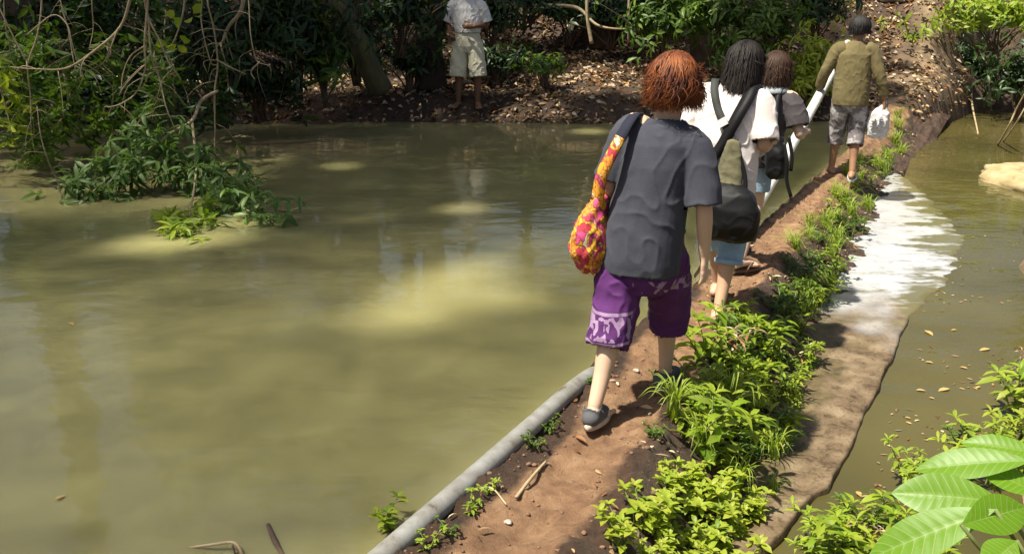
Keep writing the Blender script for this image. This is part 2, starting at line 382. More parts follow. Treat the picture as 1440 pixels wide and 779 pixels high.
# ---------------------------------------------------------------- leaf litter and stones on the far bank (nobody could count the leaves)
def scatter(n, x0, x1, y0, y1, keep):
    out = []
    while len(out) < n:
        x, y = random.uniform(x0, x1), random.uniform(y0, y1)
        k = keep(x, y)
        if k and random.random() < k: out.append((x, y, terrain_h(x, y)))
    return np.array(out)
def litkeep(x, y):
    f, l, nb, r = banks(x, y); return (1.0 - .4 * ramp_track(x, y)) * min(1, max(.25, .65 + 1.4 * fbm(x * .9, y * .9, 33, 4))) if f > -.08 and f < 6 else 0
P = scatter(24000, -8, 8.5, 12.5, 21, litkeep); n = len(P)
B = MB(); D = rdir(n, -.2, .35); Nn = rdir(n, .35, 1)
leaves(B, P + np.array([0, 0, .012]) + rng.uniform(0, .03, (n, 1)) * np.array([[0, 0, 1]]), D, Nn, rng.uniform(.05, .14, n), rng.uniform(.028, .07, n), .4, .3)
tag(link('leaf_litter', B.mesh(), LITTER), kind='stuff')
# scraps of dead leaf and straw trodden into the path
B = MB(); pts = []
for i in range(1100):
    s = random.uniform(-.4, 9) if random.random() < .8 else random.uniform(9, 14)
    c = .5 * (PATHW(s) + .08); t = random.choice([random.gauss(c, .22), random.uniform(PATHW(s), tr(s))])
    if abs(t - c) < .08 or t < .06: continue
    pts.append(tuple(W3(s, t, dam_h(s, t) + .012)))
pts = np.array(pts); n = len(pts)
leaves(B, pts, rdir(n, -.1, .3), rdir(n, .5, 1), rng.uniform(.015, .07, n), rng.uniform(.006, .022, n), .3, .2)
tag(link('dead_leaf_scraps', B.mesh(), LITTER), kind='stuff')
B = MB()
for i in range(1100):                                    # grit and clods pressed out of the mud
    s = random.uniform(-.6, 7); t = random.uniform(.05, PATHW(s) + .12); r = random.choice((.003, .004, .005, .007, .010)) * random.uniform(.6, 1.2)
    q_ = W3(s, t, dam_h(s, t) + r * .2); vs = []
    ell(B, q_, (r * random.uniform(.8, 1.4), r * random.uniform(.8, 1.3), r * random.uniform(.5, .9)), None, 6, 4)
tag(link('mud_clods', B.mesh(), plain('clod', (.22, .12, .065), (.09, .05, .028), 3, .85, 40, .4)), kind='stuff')

# ---------------------------------------------------------------- shade trees: the canopy over pond and far bank, with the gaps that let sun through
def gp(px, py, z=ZL): q = atz(px, py, z); return q.x, q.y
HOLES = []
def on_land(px, py):
    d = 2.0
    while d < 30:
        w_ = aty(px, py, d)
        if w_.z < terrain_h(w_.x, w_.y): break
        d += .04
    w_.z = terrain_h(w_.x, w_.y); return w_
def lhole(px, py, rx, ry): q_ = on_land(px, py); HOLES.append((q_.x - S.x / S.z * q_.z, q_.y - S.y / S.z * q_.z, rx, ry))
def hole(px, py, rx, ry=None, z=ZL): x, y = gp(px, py, z); x -= S.x / S.z * z; y -= S.y / S.z * z; HOLES.append((x, y, rx, ry or rx))
hole(552, 452, .12, .09); hole(582, 436, .24, .20); hole(615, 414, .27, .26); hole(648, 392, .22, .26); hole(680, 374, .15, .18); hole(714, 418, .10, .14)
hole(280, 332, .30, .26); hole(338, 312, .16, .18); hole(482, 233, .07, .12); hole(655, 292, .07, .14); 
lhole(885, 112, .85, .75); lhole(925, 128, .55, .45); lhole(825, 122, .42, .28); lhole(790, 52, .5, .4); lhole(845, 58, .4, .3); lhole(735, 30, .3, .3)
lhole(722, 163, .22, .10); lhole(775, 160, .2, .10); lhole(660, 80, .34, .2); lhole(650, 20, .25, .25); lhole(1245, 62, .5, .7); lhole(1265, 110, .35, .3); hole(830, 185, .12, .25); lhole(600, 145, .12, .08); lhole(1010, 110, .4, .3)
hole(90, 150, .25, .3, 1.0); hole(250, 60, .2, .3, 1.2);
def sunlit(x, y):
    for (a, b, rx, ry) in HOLES:
        if ((x - a) / (rx + .10)) ** 2 + ((y - b) / (ry + .10)) ** 2 < 1: return True
    return False
def shade_density(x, y):
    s, t = dam(x, y)
    if y > 15.2 + 1.5 * sm(x, 2.5, 5) or t > .3: d = .72 * sm(y, 15.4, 16.5) * sm(x, 7.5, 5)
    else: d = 1.0
    if t > -.45 and y < 14.6: d *= sm(-t, .02, .2)
    if y < 15: d *= .37 + .63 * sm(y + .25 * (-x), 5.8, 9.5)
    d *= 1 - .72 * sm(-x, 2.5, 3.0) * sm(y, 7.8, 8.4) * sm(y, 12.2, 11.2)
    if sunlit(x, y): d = 0
    return d
nC = 420000; ii = np.arange(nC); ph_ = 1.2207440846                 # evenly spread, so the shade on the water is even
gx = -11 + 19 * ((ii / ph_) % 1); gy = 1 + 21 * ((ii / ph_ ** 2) % 1); kk = (ii / ph_ ** 3) % 1; hz = 12.5 + 7 * ((ii / ph_ ** 4) % 1); gx += rng.normal(0, .3, nC); gy += rng.normal(0, .3, nC)
keep = np.array([k < shade_density(a, b) for a, b, k in zip(gx, gy, kk)])
gx, gy, hz = gx[keep], gy[keep], hz[keep]; cx, cy = gx + S.x / S.z * hz, gy + S.y / S.z * hz
crowns = [(-11.2, -1.5), (-11.5, 4.5), (-10.8, 9.0), (-8.2, 15.5), (-3.0, 17.6), (1.6, 17.6), (-13.6, 14.0)]
own = np.argmin([(cx - a) ** 2 + (cy - b) ** 2 for a, b in crowns], 0)
names = ['tall shade tree on the near end of the left bank, crown over the pond', 'tall shade tree on the left bank beside the open water', 'tall shade tree at the left bend of the pond',
         'tall shade tree behind the far bank, left of the standing man', 'tall shade tree directly behind the standing man', 'tall shade tree on the slope left of the dirt ramp', 'tall shade tree in the left corner of the far bank']
def trunk_mesh(x, y, h, r, tips):
    B = MB(); z = terrain_h(x, y) - .2
    tube(B, [(x, y, z), (x + .15, y + .1, z + h * .4), (x - .1, y + .1, h * .75), (x, y - .1, h)], [r * 1.35, r, r * .8, r * .45], 12)
    for (a, b, c) in tips:
        h0 = random.uniform(.45, .8) * h; st = Vector((x, y, h0)); en = Vector((a, b, c))
        tube(B, [st, st.lerp(en, .5) + Vector((0, 0, .6)), en], [r * .4, r * .2, .02], 7)
    return B.mesh()
for k, (a, b) in enumerate(crowns):
    sel = np.where(own == k)[0]
    if len(sel) < 10: continue
    t = empty('shade_tree', (0, 0, 0), label=names[k], cat='tree', group='tall trees shading the pond')
    B = MB(); n = len(sel)
    leaves(B, np.stack([cx[sel], cy[sel], hz[sel]], 1), rdir(n, -.5, .2), rdir(n, .4, 1), rng.uniform(.10, .15, n), rng.uniform(.055, .08, n), .2, simple=True)
    link('crown', B.mesh(), CANOPY, t)
    tips = [(cx[i], cy[i], hz[i]) for i in rng.choice(sel, 9)]
    link('trunk', trunk_mesh(a, b, 15, .26, tips), BARK, t)

# ---------------------------------------------------------------- bushes, trunks and vines round the pond
def sprays(B, Cn, Out, k, L, W, spread=.9, droop=.35, jit=.3, mi=0, **kw):
    """rosettes of k leaves radiating round each outward direction"""
    Cn = np.asarray(Cn, float); Out = unit(np.asarray(Out, float)); n = len(Cn)
    a = unit(np.cross(Out, rdir(n))); b = np.cross(Out, a); P = []; D = []; Nn = []; Ls = []
    for j in range(k):
        an = 2 * np.pi * (j + rng.uniform(-.25, .25, (n, 1))) / k
        lat = a * np.cos(an) + b * np.sin(an)
        d = Out * (1 - spread) + lat * spread + rng.normal(0, .12, (n, 3)) - np.array([[0, 0, droop * .5]])
        P.append(Cn + rng.normal(0, .012, (n, 3))); D.append(d); Nn.append(Out + np.array([[0, 0, .6]]) + rng.normal(0, .15, (n, 3)))
        Ls.append(L * rng.uniform(1 - jit, 1 + jit, n))
    Ls = np.concatenate(Ls); leaves(B, np.concatenate(P), np.concatenate(D), np.concatenate(Nn), Ls, Ls * W, droop, mi=mi, **kw)
def bush(name, label, c, r, n, mt, L=.16, k=5, W=.3, stems=5, cat='bush', group=None, zlo=-.6, droop=.35, spread=.85):
    t = empty(name, (c[0], c[1], c[2] - r[2]), label=label, cat=cat, group=group)
    d = rdir(n, zlo, 1); lump = np.array([.70 + 1.0 * fbm(*(q * 2.1 + np.array(c)), o=4) for q in d])[:, None]
    sh_ = np.where(rng.random((n, 1)) < .16, rng.uniform(1.1, 1.7, (n, 1)), rng.uniform(.35, 1.08, (n, 1)))
    P = d * np.array(r) * np.clip(lump, .3, 1.5) * sh_ + np.array([0, 0, r[2]])
    B = MB(); sprays(B, P, d + np.array([0, 0, .25]) + rng.normal(0, .35, (n, 3)), k, L, W, spread, droop, jit=.5); link('foliage', B.mesh(), mt, t)
    B = MB()
    for i in rng.choice(n, min(n, stems * 3)):
        tube(B, [(random.uniform(-.1, .1) * r[0], random.uniform(-.1, .1) * r[1], -.15), tuple(P[i] * np.array([.5, .5, .6])), tuple(P[i])], [.018, .010, .004], 5, 3)
    link('stems', B.mesh(), BARK, t); return t
def bpx(px, py, d): q = aty(px, py, d); return (q.x, q.y, q.z)
GB = 'bushes crowding the far bank'
bl = [ # px py d  rx ry rz n mat L label
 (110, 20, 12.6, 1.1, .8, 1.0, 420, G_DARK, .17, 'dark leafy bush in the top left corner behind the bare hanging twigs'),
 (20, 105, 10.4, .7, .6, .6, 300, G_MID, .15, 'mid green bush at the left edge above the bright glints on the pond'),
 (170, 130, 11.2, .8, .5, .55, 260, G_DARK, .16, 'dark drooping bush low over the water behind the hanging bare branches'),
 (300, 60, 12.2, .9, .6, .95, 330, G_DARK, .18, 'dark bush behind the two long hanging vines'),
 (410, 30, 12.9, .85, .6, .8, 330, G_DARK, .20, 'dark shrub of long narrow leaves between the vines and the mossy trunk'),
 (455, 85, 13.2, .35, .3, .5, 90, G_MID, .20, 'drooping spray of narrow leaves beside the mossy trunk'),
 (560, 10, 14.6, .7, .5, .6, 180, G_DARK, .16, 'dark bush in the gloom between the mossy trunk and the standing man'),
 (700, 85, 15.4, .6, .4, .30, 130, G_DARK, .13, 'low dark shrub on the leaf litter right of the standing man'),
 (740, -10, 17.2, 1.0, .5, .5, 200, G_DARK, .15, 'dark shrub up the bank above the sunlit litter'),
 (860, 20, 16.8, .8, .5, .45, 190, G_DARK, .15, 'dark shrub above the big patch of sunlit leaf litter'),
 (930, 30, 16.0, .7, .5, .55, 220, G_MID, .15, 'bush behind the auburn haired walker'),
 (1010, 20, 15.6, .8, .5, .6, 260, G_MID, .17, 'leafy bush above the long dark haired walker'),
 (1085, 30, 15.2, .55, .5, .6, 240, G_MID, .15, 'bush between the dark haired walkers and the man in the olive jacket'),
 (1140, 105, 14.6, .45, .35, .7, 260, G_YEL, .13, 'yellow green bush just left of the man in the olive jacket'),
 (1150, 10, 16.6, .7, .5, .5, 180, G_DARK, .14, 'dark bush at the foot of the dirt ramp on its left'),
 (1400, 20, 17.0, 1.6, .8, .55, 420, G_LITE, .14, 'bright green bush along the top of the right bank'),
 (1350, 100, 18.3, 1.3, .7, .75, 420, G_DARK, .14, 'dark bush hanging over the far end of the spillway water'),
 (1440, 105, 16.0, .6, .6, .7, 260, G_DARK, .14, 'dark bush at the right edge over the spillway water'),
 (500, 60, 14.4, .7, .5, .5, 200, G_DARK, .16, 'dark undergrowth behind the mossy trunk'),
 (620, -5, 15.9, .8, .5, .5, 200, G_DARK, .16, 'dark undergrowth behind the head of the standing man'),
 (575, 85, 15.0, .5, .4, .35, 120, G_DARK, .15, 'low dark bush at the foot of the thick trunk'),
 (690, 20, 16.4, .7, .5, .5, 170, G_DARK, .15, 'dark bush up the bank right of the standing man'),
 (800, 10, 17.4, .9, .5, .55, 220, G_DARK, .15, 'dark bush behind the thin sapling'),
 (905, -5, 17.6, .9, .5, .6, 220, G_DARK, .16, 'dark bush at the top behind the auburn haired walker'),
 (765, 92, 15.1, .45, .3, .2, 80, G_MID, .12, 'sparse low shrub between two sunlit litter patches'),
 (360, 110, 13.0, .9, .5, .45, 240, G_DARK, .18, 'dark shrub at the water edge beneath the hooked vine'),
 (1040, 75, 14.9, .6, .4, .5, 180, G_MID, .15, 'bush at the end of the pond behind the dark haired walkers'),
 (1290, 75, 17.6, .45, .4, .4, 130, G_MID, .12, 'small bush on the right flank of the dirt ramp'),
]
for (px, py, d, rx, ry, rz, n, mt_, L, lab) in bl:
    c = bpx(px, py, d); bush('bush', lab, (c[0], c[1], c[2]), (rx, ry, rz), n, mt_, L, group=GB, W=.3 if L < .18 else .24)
# trees of the forest behind (their crowns close the view and show in the water)
TB = 'forest trees behind the far bank'
tl = [(-19.2, 26, 9, 3.6), (-8.2, 24, 10, 3.2), (-4.5, 25, 11, 3.8), (.3, 24.5, 9, 3.2), (4.6, 25, 10, 3.2), (-7.2, 21.0, 7, 2.4), (-2.6, 21.6, 7.5, 2.5), (1.9, 21.5, 6.5, 2.3), (6.2, 22.5, 6, 2.0), (15.5, 22, 8, 3.0), (14.2, 17.0, 6.5, 2.4), (-15.6, 18, 7, 2.5), (-14.5, 10, 7, 2.6), (-14, 4.5, 7, 2.5)]
tn = ['second row left end', 'behind the left corner', 'behind the mossy trunk', 'behind the standing man', 'behind the sunlit litter', 'in front, above the vines', 'in front, above the mossy trunk', 'in front, above the sunlit litter', 'beside the dirt ramp', 'behind the right bank', 'on the right bank beside the spillway', 'left of the shaded corner', 'left of the pond beyond the glints', 'left of the near pond']
for (x, y, h, r), nm in zip(tl, tn):
    z0 = terrain_h(x, y); t = empty('forest_tree', (x, y, z0), label='leafy forest tree ' + nm, cat='tree', group=TB)
    n = int(520 * r); d = rdir(n, -.8, 1); lump = np.array([.7 + .6 * fbm(*(q * 1.5 + np.array((x, y, h))), o=3) for q in d])[:, None]
    P = d * np.array((r, r * .8, h * .42)) * lump * rng.uniform(.5, 1.08, (n, 1)) + np.array((0, 0, h * .58))
    B = MB(); leaves(B, np.repeat(P, 4, 0) + rng.normal(0, .16, (n * 4, 3)), rdir(n * 4, -.6, .3), rdir(n * 4, .2, 1), rng.uniform(.22, .40, n * 4), rng.uniform(.11, .18, n * 4), .25, simple=True)
    link('crown', B.mesh(), G_DARK if r < 3 else CANOPY, t)
    B = MB(); tube(B, [(0, 0, -.2), (.1, 0, h * .3), (-.1, .1, h * .6), (0, 0, h * .85)], [.2, .15, .1, .03], 9)
    for j in range(7):
        q = P[random.randrange(n)]; tube(B, [(0, .03, h * random.uniform(.3, .6)), tuple(q * np.array((.5, .5, .95))), tuple(q)], [.06, .035, .012], 6)
    link('trunk', B.mesh(), BARK, t)
# trunks in view
SHADEBARK = plain('shaded_bark', (.05, .035, .022), (.02, .014, .010), 7, .9, 24, .8, (1, 1, .25), .02)  # darker copy of the bark, deep shade put into its colour
def trunk(name, label, pts, rad, mt_, cat='tree trunk', lump=.12):
    B = MB(); tube(B, pts, rad, 14, 8)
    B.v = [tuple(Vector(v) + Vector((fbm(v[0] * 6, v[1] * 6, v[2] * 3), fbm(v[0] * 6 + 9, v[1] * 6, v[2] * 3), 0)) * lump * max(rad)) for v in B.v]
    return tag(link(name, B.mesh(), mt_), label, cat)
q = bpx
trunk('tree_trunk', 'mossy leaning trunk rising from the bank left of the standing man', [q(534, 128, 13.9), q(518, 90, 13.8), q(494, 40, 13.8), q(470, -10, 13.9), q(430, -120, 14.2), q(400, -330, 14.6)], [.20, .15, .14, .14, .13, .10], MOSSBARK)
trunk('tree_trunk', 'thick dark trunk in the shade just left of the standing man', [q(606, 125, 15.2), q(604, 80, 15.2), q(602, 0, 15.2), q(596, -150, 15.3), q(600, -400, 15.4)], [.28, .22, .20, .19, .16], SHADEBARK)
trunk('tree_trunk', 'dark trunk behind the long dark haired walker', [q(985, 110, 16.4), q(984, 40, 16.5), q(990, -100, 16.6), q(985, -300, 16.7)], [.2, .16, .15, .12], BARK)
trunk('sapling', 'thin pale sapling stem standing in the litter above the sunlit patch', [q(832, 62, 16.0), q(826, 25, 16.0), q(823, -20, 16.0), q(800, -80, 16.1)], [.030, .028, .025, .02], TWIG, 'sapling', .3)
trunk('sapling', 'short pale stick standing right of the thin sapling', [q(884, 60, 16.2), q(884, 20, 16.1), q(886, -15, 16.1), q(893, -60, 16.0)], [.022, .022, .02, .015], TWIG, 'sapling', .3)
trunk('post', 'thin pale post on the ramp behind the head of the man in olive', [q(1211, 70, 16.2), q(1208, 20, 16.2), q(1204, -30, 16.3)], [.045, .042, .04], TWIG, 'post', .1)
trunk('fallen_branch', 'dead branch slanting down through the dark scrub right of the sunlit patch', [q(770, 8, 16.6), q(812, 12, 16.4), q(845, 38, 16.2), q(905, 42, 16.2)], [.03, .03, .022, .012], TWIG, 'branch', .3)
# boulder and dirt lumps at the ramp
def rock(name, label, c, r, mt_, cat='boulder'):
    B = MB(); ell(B, (0, 0, 0), r, nu=32, nv=20)
    B.v = [tuple(Vector(v) * (1 + .22 * fbm(v[0] * 1.6 / r[0], v[1] * 1.6 / r[0], v[2] * 1.6 / r[0]))) for v in B.v]
    B.v = [tuple(Vector(v) * (1 + .18 * fbm(v[0] * 5 / r[0], v[1] * 5 / r[1], v[2] * 5 / r[2]))) for v in B.v]; o = link(name, B.mesh(), mt_); o.location = c; return tag(o, label, cat)
STONE = plain('pale_stone', (.50, .46, .40), (.28, .24, .19), 5, .8, 25, .5)
CLAY = plain('clay_lump', (.42, .33, .18), (.22, .17, .07), 6, .85, 20, .6)
rock('boulder', 'pale boulder at the top of the dirt ramp', q(1268, -4, 18.6), (.55, .4, .18), STONE)
rock('mud_bank', 'sunlit clay lump at the right edge of the spillway water', atz(1452, 262, ZR - .05), (.55, .8, .2), CLAY, 'mud lump')
# vines and bare branches hanging over the pond at the left
def vine(name, label, pts, r, mt_=TWIG, cat='vine', extra=()):
    B = MB(); P = [Vector(a) for a in pts]; P = [p + Vector((0, random.uniform(-.06, .06), 0)) for p in P]
    tube(B, P, r, 6, 5)
    for e in extra: tube(B, e[0], e[1], 5, 4)
    if name == 'vine':                                    # fine side twigs
        sp = spline(P, 8); rm = max(r)
        for _ in range(7):
            b = random.choice(sp[6:] if len(sp) > 8 else sp); d_ = Vector((random.gauss(0, .8), random.gauss(0, .3), random.uniform(-1, .2))).normalized() * random.uniform(.12, .42)
            tube(B, [b, b + d_ * .5 + Vector((random.gauss(0, .03), 0, .02)), b + d_ + Vector((random.gauss(0, .05), 0, -.06))], [rm * .32, rm * .25, rm * .10], 4, 3)
    return tag(link(name, B.mesh(), mt_), label, cat)
def L_(d, *pp): return [q(a, b, d) for a, b in pp]
GV = 'bare vines hanging over the left of the pond'
for lab, pts, r, ex in [
 ('longest vine, hanging straight down into the pond left of centre', L_(9.9, (292, -60), (294, 0), (300, 40), (305, 90), (303, 130), (301, 190), (300, 252)), [.022, .02, .018, .018, .02, .018, .016], [(L_(9.9, (304, 84), (322, 94), (346, 105)), [.016, .014, .008])]),
 ('vine hanging beside the longest vine and joining it half way', L_(9.95, (282, -60), (282, 0), (281, 25), (290, 55), (297, 88), (305, 92)), [.014] * 6, []),
 ('thin vine ending in a pale hook', L_(10.2, (346, -60), (349, 0), (353, 50), (359, 84), (364, 88), (356, 97), (353, 104), (359, 111)), [.014, .012, .011, .012, .02, .018, .016, .012], []),
 ('arched bare branch sweeping from the top down to the left edge', L_(8.9, (196, -60), (182, 0), (166, 40), (132, 74), (90, 97), (50, 97), (10, 95)), [.034, .030, .026, .024, .02, .012, .008], [(L_(8.9, (166, 40), (148, 85), (130, 97)), [.014, .012, .006]), (L_(8.9, (150, 55), (156, 75), (145, 90), (160, 105)), [.012, .01, .01, .006])]),
 ('bare branch with two drooping loops near the top left', L_(8.7, (205, -60), (205, 0), (204, 60), (203, 95), (190, 130), (174, 145), (150, 152)), [.026, .024, .02, .016, .014, .012, .008], [(L_(8.7, (203, 65), (183, 80), (173, 105), (170, 132)), [.014, .012, .012, .008]), (L_(8.7, (176, 143), (175, 160)), [.01, .005]), (L_(8.7, (203, 92), (180, 115), (168, 132)), [.012, .012, .008])]),
 ('straight bare twig slanting right from the looped branch', L_(8.8, (198, -50), (205, 20), (224, 58), (240, 88), (249, 104)), [.022, .02, .018, .014, .010], []),
 ('bare twig falling from the looped branch towards the fallen bough', L_(8.75, (208, 20), (214, 80), (222, 112), (234, 148), (246, 180)), [.02, .018, .016, .014, .008], []),
 ('forked twig shaped like a V in the top left corner', L_(9.2, (56, -60), (55, 0), (50, 50), (41, 92), (40, 140), (42, 175)), [.018, .018, .016, .018, .014, .008], [(L_(9.2, (-6, 0), (12, 38), (40, 92)), [.016, .016, .014])]),
 ('pale stem hanging down into the water at the far left', L_(8.55, (52, 150), (60, 190), (70, 228), (79, 262), (84, 296)), [.010, .012, .013, .012, .011], []),
 ('thin straight vine near the left edge', L_(9.6, (8, -60), (6, 20), (10, 60), (12, 86)), [.012, .012, .01, .006], []),
 ('thin vine hanging between the V twig and the arched branch', L_(9.4, (82, -60), (81, 0), (92, 40), (100, 78), (108, 100)), [.014, .013, .013, .011, .006], []),
 ('slender vine drooping behind the arched branch', L_(9.5, (132, -60), (131, 0), (131, 40), (128, 70)), [.012, .012, .010, .006], []),
 ('curled dead vine across the top left leaves', L_(9.1, (40, 50), (70, 22), (92, 35), (100, 60), (106, 92)), [.010, .012, .012, .012, .006], []),
 ('dark bent limb arching behind the hooked vine', L_(11.5, (345, -20), (340, 15), (322, 38), (314, 62)), [.06, .05, .04, .03], [])]:
    tag(vine('vine', lab, pts, [.5 * a for a in r], TWIG, 'vine', [(e[0], [.5 * a for a in e[1]]) for e in ex]), group=GV)
# round pale green leaves hung near the top, and leafy hanging sprays
def pendant(label, pts, n, mt_, L, Wd, k=4, r=.012, down=.7, jit=.05, nm='hanging_spray'):
    t = empty(nm, pts[0], label=label, cat='leafy twig', group='leafy twigs hanging over the pond'); o = Vector(pts[0])
    P = [Vector(p) - o for p in pts]; B = MB(); tube(B, P, [r, r * .3], 5, 5); link('twig', B.mesh(), TWIG, t)
    sp = spline(P, 12); Cn = np.array([tuple(random.choice(sp)) for _ in range(n)]) + rng.normal(0, jit, (n, 3))
    B = MB(); out = rdir(n, -.9, .3) + np.array([0, -.4, -down]); sprays(B, Cn, out, k, L, Wd, .75, .4); link('leaf_spray', B.mesh(), mt_, t); return t
pendant('twig of round bright green leaves at the top between the twigs and vines', L_(9.3, (262, -40), (258, 15), (246, 55), (236, 70)), 6, G_YEL, .13, .75, 2, jit=.07)
for lab, pts, n, mt_ in [('dark leafy twig left of the vines', L_(10.3, (240, -20), (232, 60), (262, 130), (270, 165)), 46, G_DARK), ('leafy twig hanging behind the fallen bough', L_(10.4, (150, 60), (160, 120), (150, 170), (120, 195)), 60, G_MID),
   ('leafy twig in the far left corner', L_(9.9, (20, 60), (35, 120), (45, 170), (30, 200)), 70, G_MID), ('leafy twig drooping over the far left water', L_(9.6, (90, 100), (95, 150), (70, 190), (50, 215)), 70, G_MID), ('drooping leafy twig right of the longest vine', L_(11.3, (310, 60), (320, 110), (318, 150), (290, 175)), 40, G_DARK),
   ('large dark spray right of the hooked vine', L_(12.6, (380, -20), (400, 40), (402, 100), (392, 146)), 70, G_DARK), ('thin spray left of the mossy trunk', L_(12.8, (440, -10), (450, 40), (462, 90)), 36, G_MID), ('dense dark spray at the top by the arched branch', L_(10.6, (120, -40), (130, 30), (110, 80)), 80, G_DARK),
   ('dense dark spray at the top left of the round leaves', L_(10.7, (215, -40), (190, 30), (200, 90)), 70, G_DARK), ('leafy twig between the loops and the round leaves', L_(9.6, (215, 70), (225, 120), (205, 160), (175, 185)), 50, G_MID), ('pale sunlit spray at the left edge above the glints', L_(9.3, (-10, 90), (8, 150), (18, 195)), 22, G_YEL)]:
    pendant(lab, pts, n, mt_, .15, .26, 5, jit=.10)
# the leafy bough fallen into the pond
G_BOUGH = leafmat('bough_leaf', [(.07, .15, .03), (.11, .19, .04), (.14, .22, .05), (.06, .12, .02)], .35)
t = empty('fallen_bough', atz(240, 290, ZL), label='fallen leafy bough lying half in the pond at the left', cat='bough'); o = t.location
B = MB(); E_ = lambda px, py, d: Vector(bpx(px, py, d)) - o
Wt = lambda px, py, h=.05: atz(px, py, ZL + h) - o
main_ = [E_(306, 128, 9.9), E_(283, 142, 9.7), E_(270, 170, 9.5), E_(240, 188, 9.3), E_(205, 216, 9.1), E_(165, 240, 9.0), Wt(120, 275)]
arm = [E_(270, 172, 9.5), E_(274, 205, 9.3), E_(277, 232, 9.2), E_(300, 258, 9.0), Wt(338, 290), Wt(384, 312)]
arm2 = [E_(272, 215, 9.3), E_(255, 232, 9.2), E_(235, 236, 9.1)]
tube(B, main_, [.017, .017, .018, .016, .012, .009, .005], 7); tube(B, arm, [.015, .014, .012, .010, .008, .005], 7); tube(B, arm2, [.012, .01, .006], 6); tube(B, [E_(277, 232, 9.2), Wt(272, 272, .16), Wt(266, 305)], [.011, .009, .005], 6)
link('branch', B.mesh(), TWIG, t)
B = MB(); cen = []
for pts, a, b, n in ((main_, 3, 6, 95), (arm, 2, 5, 95), (arm2, 0, 2, 20)):
    sp = spline(pts[a:b + 1], 12)
    for i in range(n): 
        p = random.choice(sp) + Vector((random.gauss(0, .20), random.gauss(0, .12), random.gauss(.02, .10))); p.z = max(p.z, .02); cen.append(tuple(p))
sprays(B, cen, rdir(len(cen), .1, 1) + np.array([0, -.3, .4]), 6, .15, .27, .85, .35); link('foliage', B.mesh(), G_BOUGH, t)
B = MB(); cen = [tuple(Wt(random.uniform(232, 300), random.uniform(292, 330))) for _ in range(34)]; cen = [(a, b, random.uniform(.02, .10)) for a, b, c in cen]
sprays(B, cen, rdir(34, .3, 1), 6, .14, .26, .9, .3); link('sunlit_foliage', B.mesh(), G_LITE, t)
tag(vine('twig', 'pale curled twig end sticking out of the water beyond the fallen bough', [atz(388, 296, ZL), atz(415, 294, ZL + .03), atz(426, 288, ZL + .06), atz(432, 280, ZL + .12)], [.012, .011, .010, .005]), cat='twig')
tag(vine('twig', 'straw coloured twig with two arms breaking the water at the bottom left', [atz(262, 764, ZL - .01), atz(295, 768, ZL + .02), atz(325, 775, ZL + .03), atz(345, 790, ZL - .01)], [.003, .006, .007, .007], extra=[([atz(331, 779, ZL), atz(326, 764, ZL + .05)], [.005, .004]), ([atz(333, 779, ZL), atz(340, 766, ZL + .03)], [.003, .002])]), cat='twig')
vine('stick', 'dark waterlogged stick poking up at the bottom of the pond', [atz(374, 744, ZL - .002), atz(386, 760, ZL - .006), atz(402, 785, ZL - .012)], [.008, .013, .016], BARK, 'stick')
for lab, pts, r in [('bent dry reed standing at the right edge over the spillway', [atz(1404, 205, -.3), q(1418, 180, 12.6), q(1430, 155, 12.5), q(1440, 130, 12.4)], [.014, .014, .012, .008]), ('second dry reed crossing the bent one at the right edge', [atz(1412, 200, -.3), q(1428, 175, 12.7), q(1446, 140, 12.6)], [.012, .012, .008]), ('thin root hanging to the water under the dark right bush', [q(1366, 95, 17.5), q(1366, 140, 17.3), atz(1374, 188, -.3)], [.02, .02, .012]), ('thin pale root hanging right of the first under the dark bush', [q(1392, 60, 17.5), q(1392, 110, 17.4), q(1392, 152, 17.4)], [.016, .018, .012])]:
    vine('dry_stem', lab, pts, r, TWIG, 'dry stem')
# floating leaves
FL = leafmat('floating_leaf', [(.45, .16, .03), (.50, .26, .05), (.42, .30, .12), (.50, .42, .20)], .1)
for px, py, z, L in [(97, 455, ZL, .10), (1300, 466, ZR, .13), (1392, 492, ZR, .12), (1288, 550, ZR, .09), (1335, 548, ZR, .12), (1210, 700, ZR, .09), (1312, 512, ZR, .08), (1360, 520, ZR, .08), (1345, 465, ZR, .06), (78, 704, ZL, .07), (1378, 545, ZR, .06), (1306, 560, ZR, .05), (1272, 588, ZR, .05)]:
    B = MB(); a = random.uniform(0, 6.28); L *= .62; leaves(B, [(0, 0, .008)], [(math.cos(a), math.sin(a), .03)], [(0, 0, 1)], [L], [L * .5], .12, .12, prof=(.1, .9, .8, .1))
    ob = link('floating_leaf', B.mesh(), FL); ob.location = atz(px, py, z)
    tag(ob, 'dry leaf afloat on the pond' if z == ZL else 'dry leaf afloat on the dark spillway water', 'leaf', 'dead leaves afloat')

# flecks of leaf and straw drifting on the spillway water
B = MB(); pts = []
while len(pts) < 150:
    px, py = random.uniform(1215, 1440), random.uniform(300, 700); w_ = atz(px, py, ZR + .006); s, t = dam(w_.x, w_.y)
    if 1.32 < t < 2.1 and fbm(w_.x * 1.5, w_.y * 1.5, 50) > -.05: pts.append(tuple(w_))
pts = np.array(pts); n = len(pts); D = rdir(n, -.02, .02); leaves(B, pts, D, np.tile([0, 0, 1.0], (n, 1)), rng.uniform(.010, .045, n), rng.uniform(.006, .018, n), .05, .05)
tag(link('floating_debris', B.mesh(), LITTER), kind='stuff')

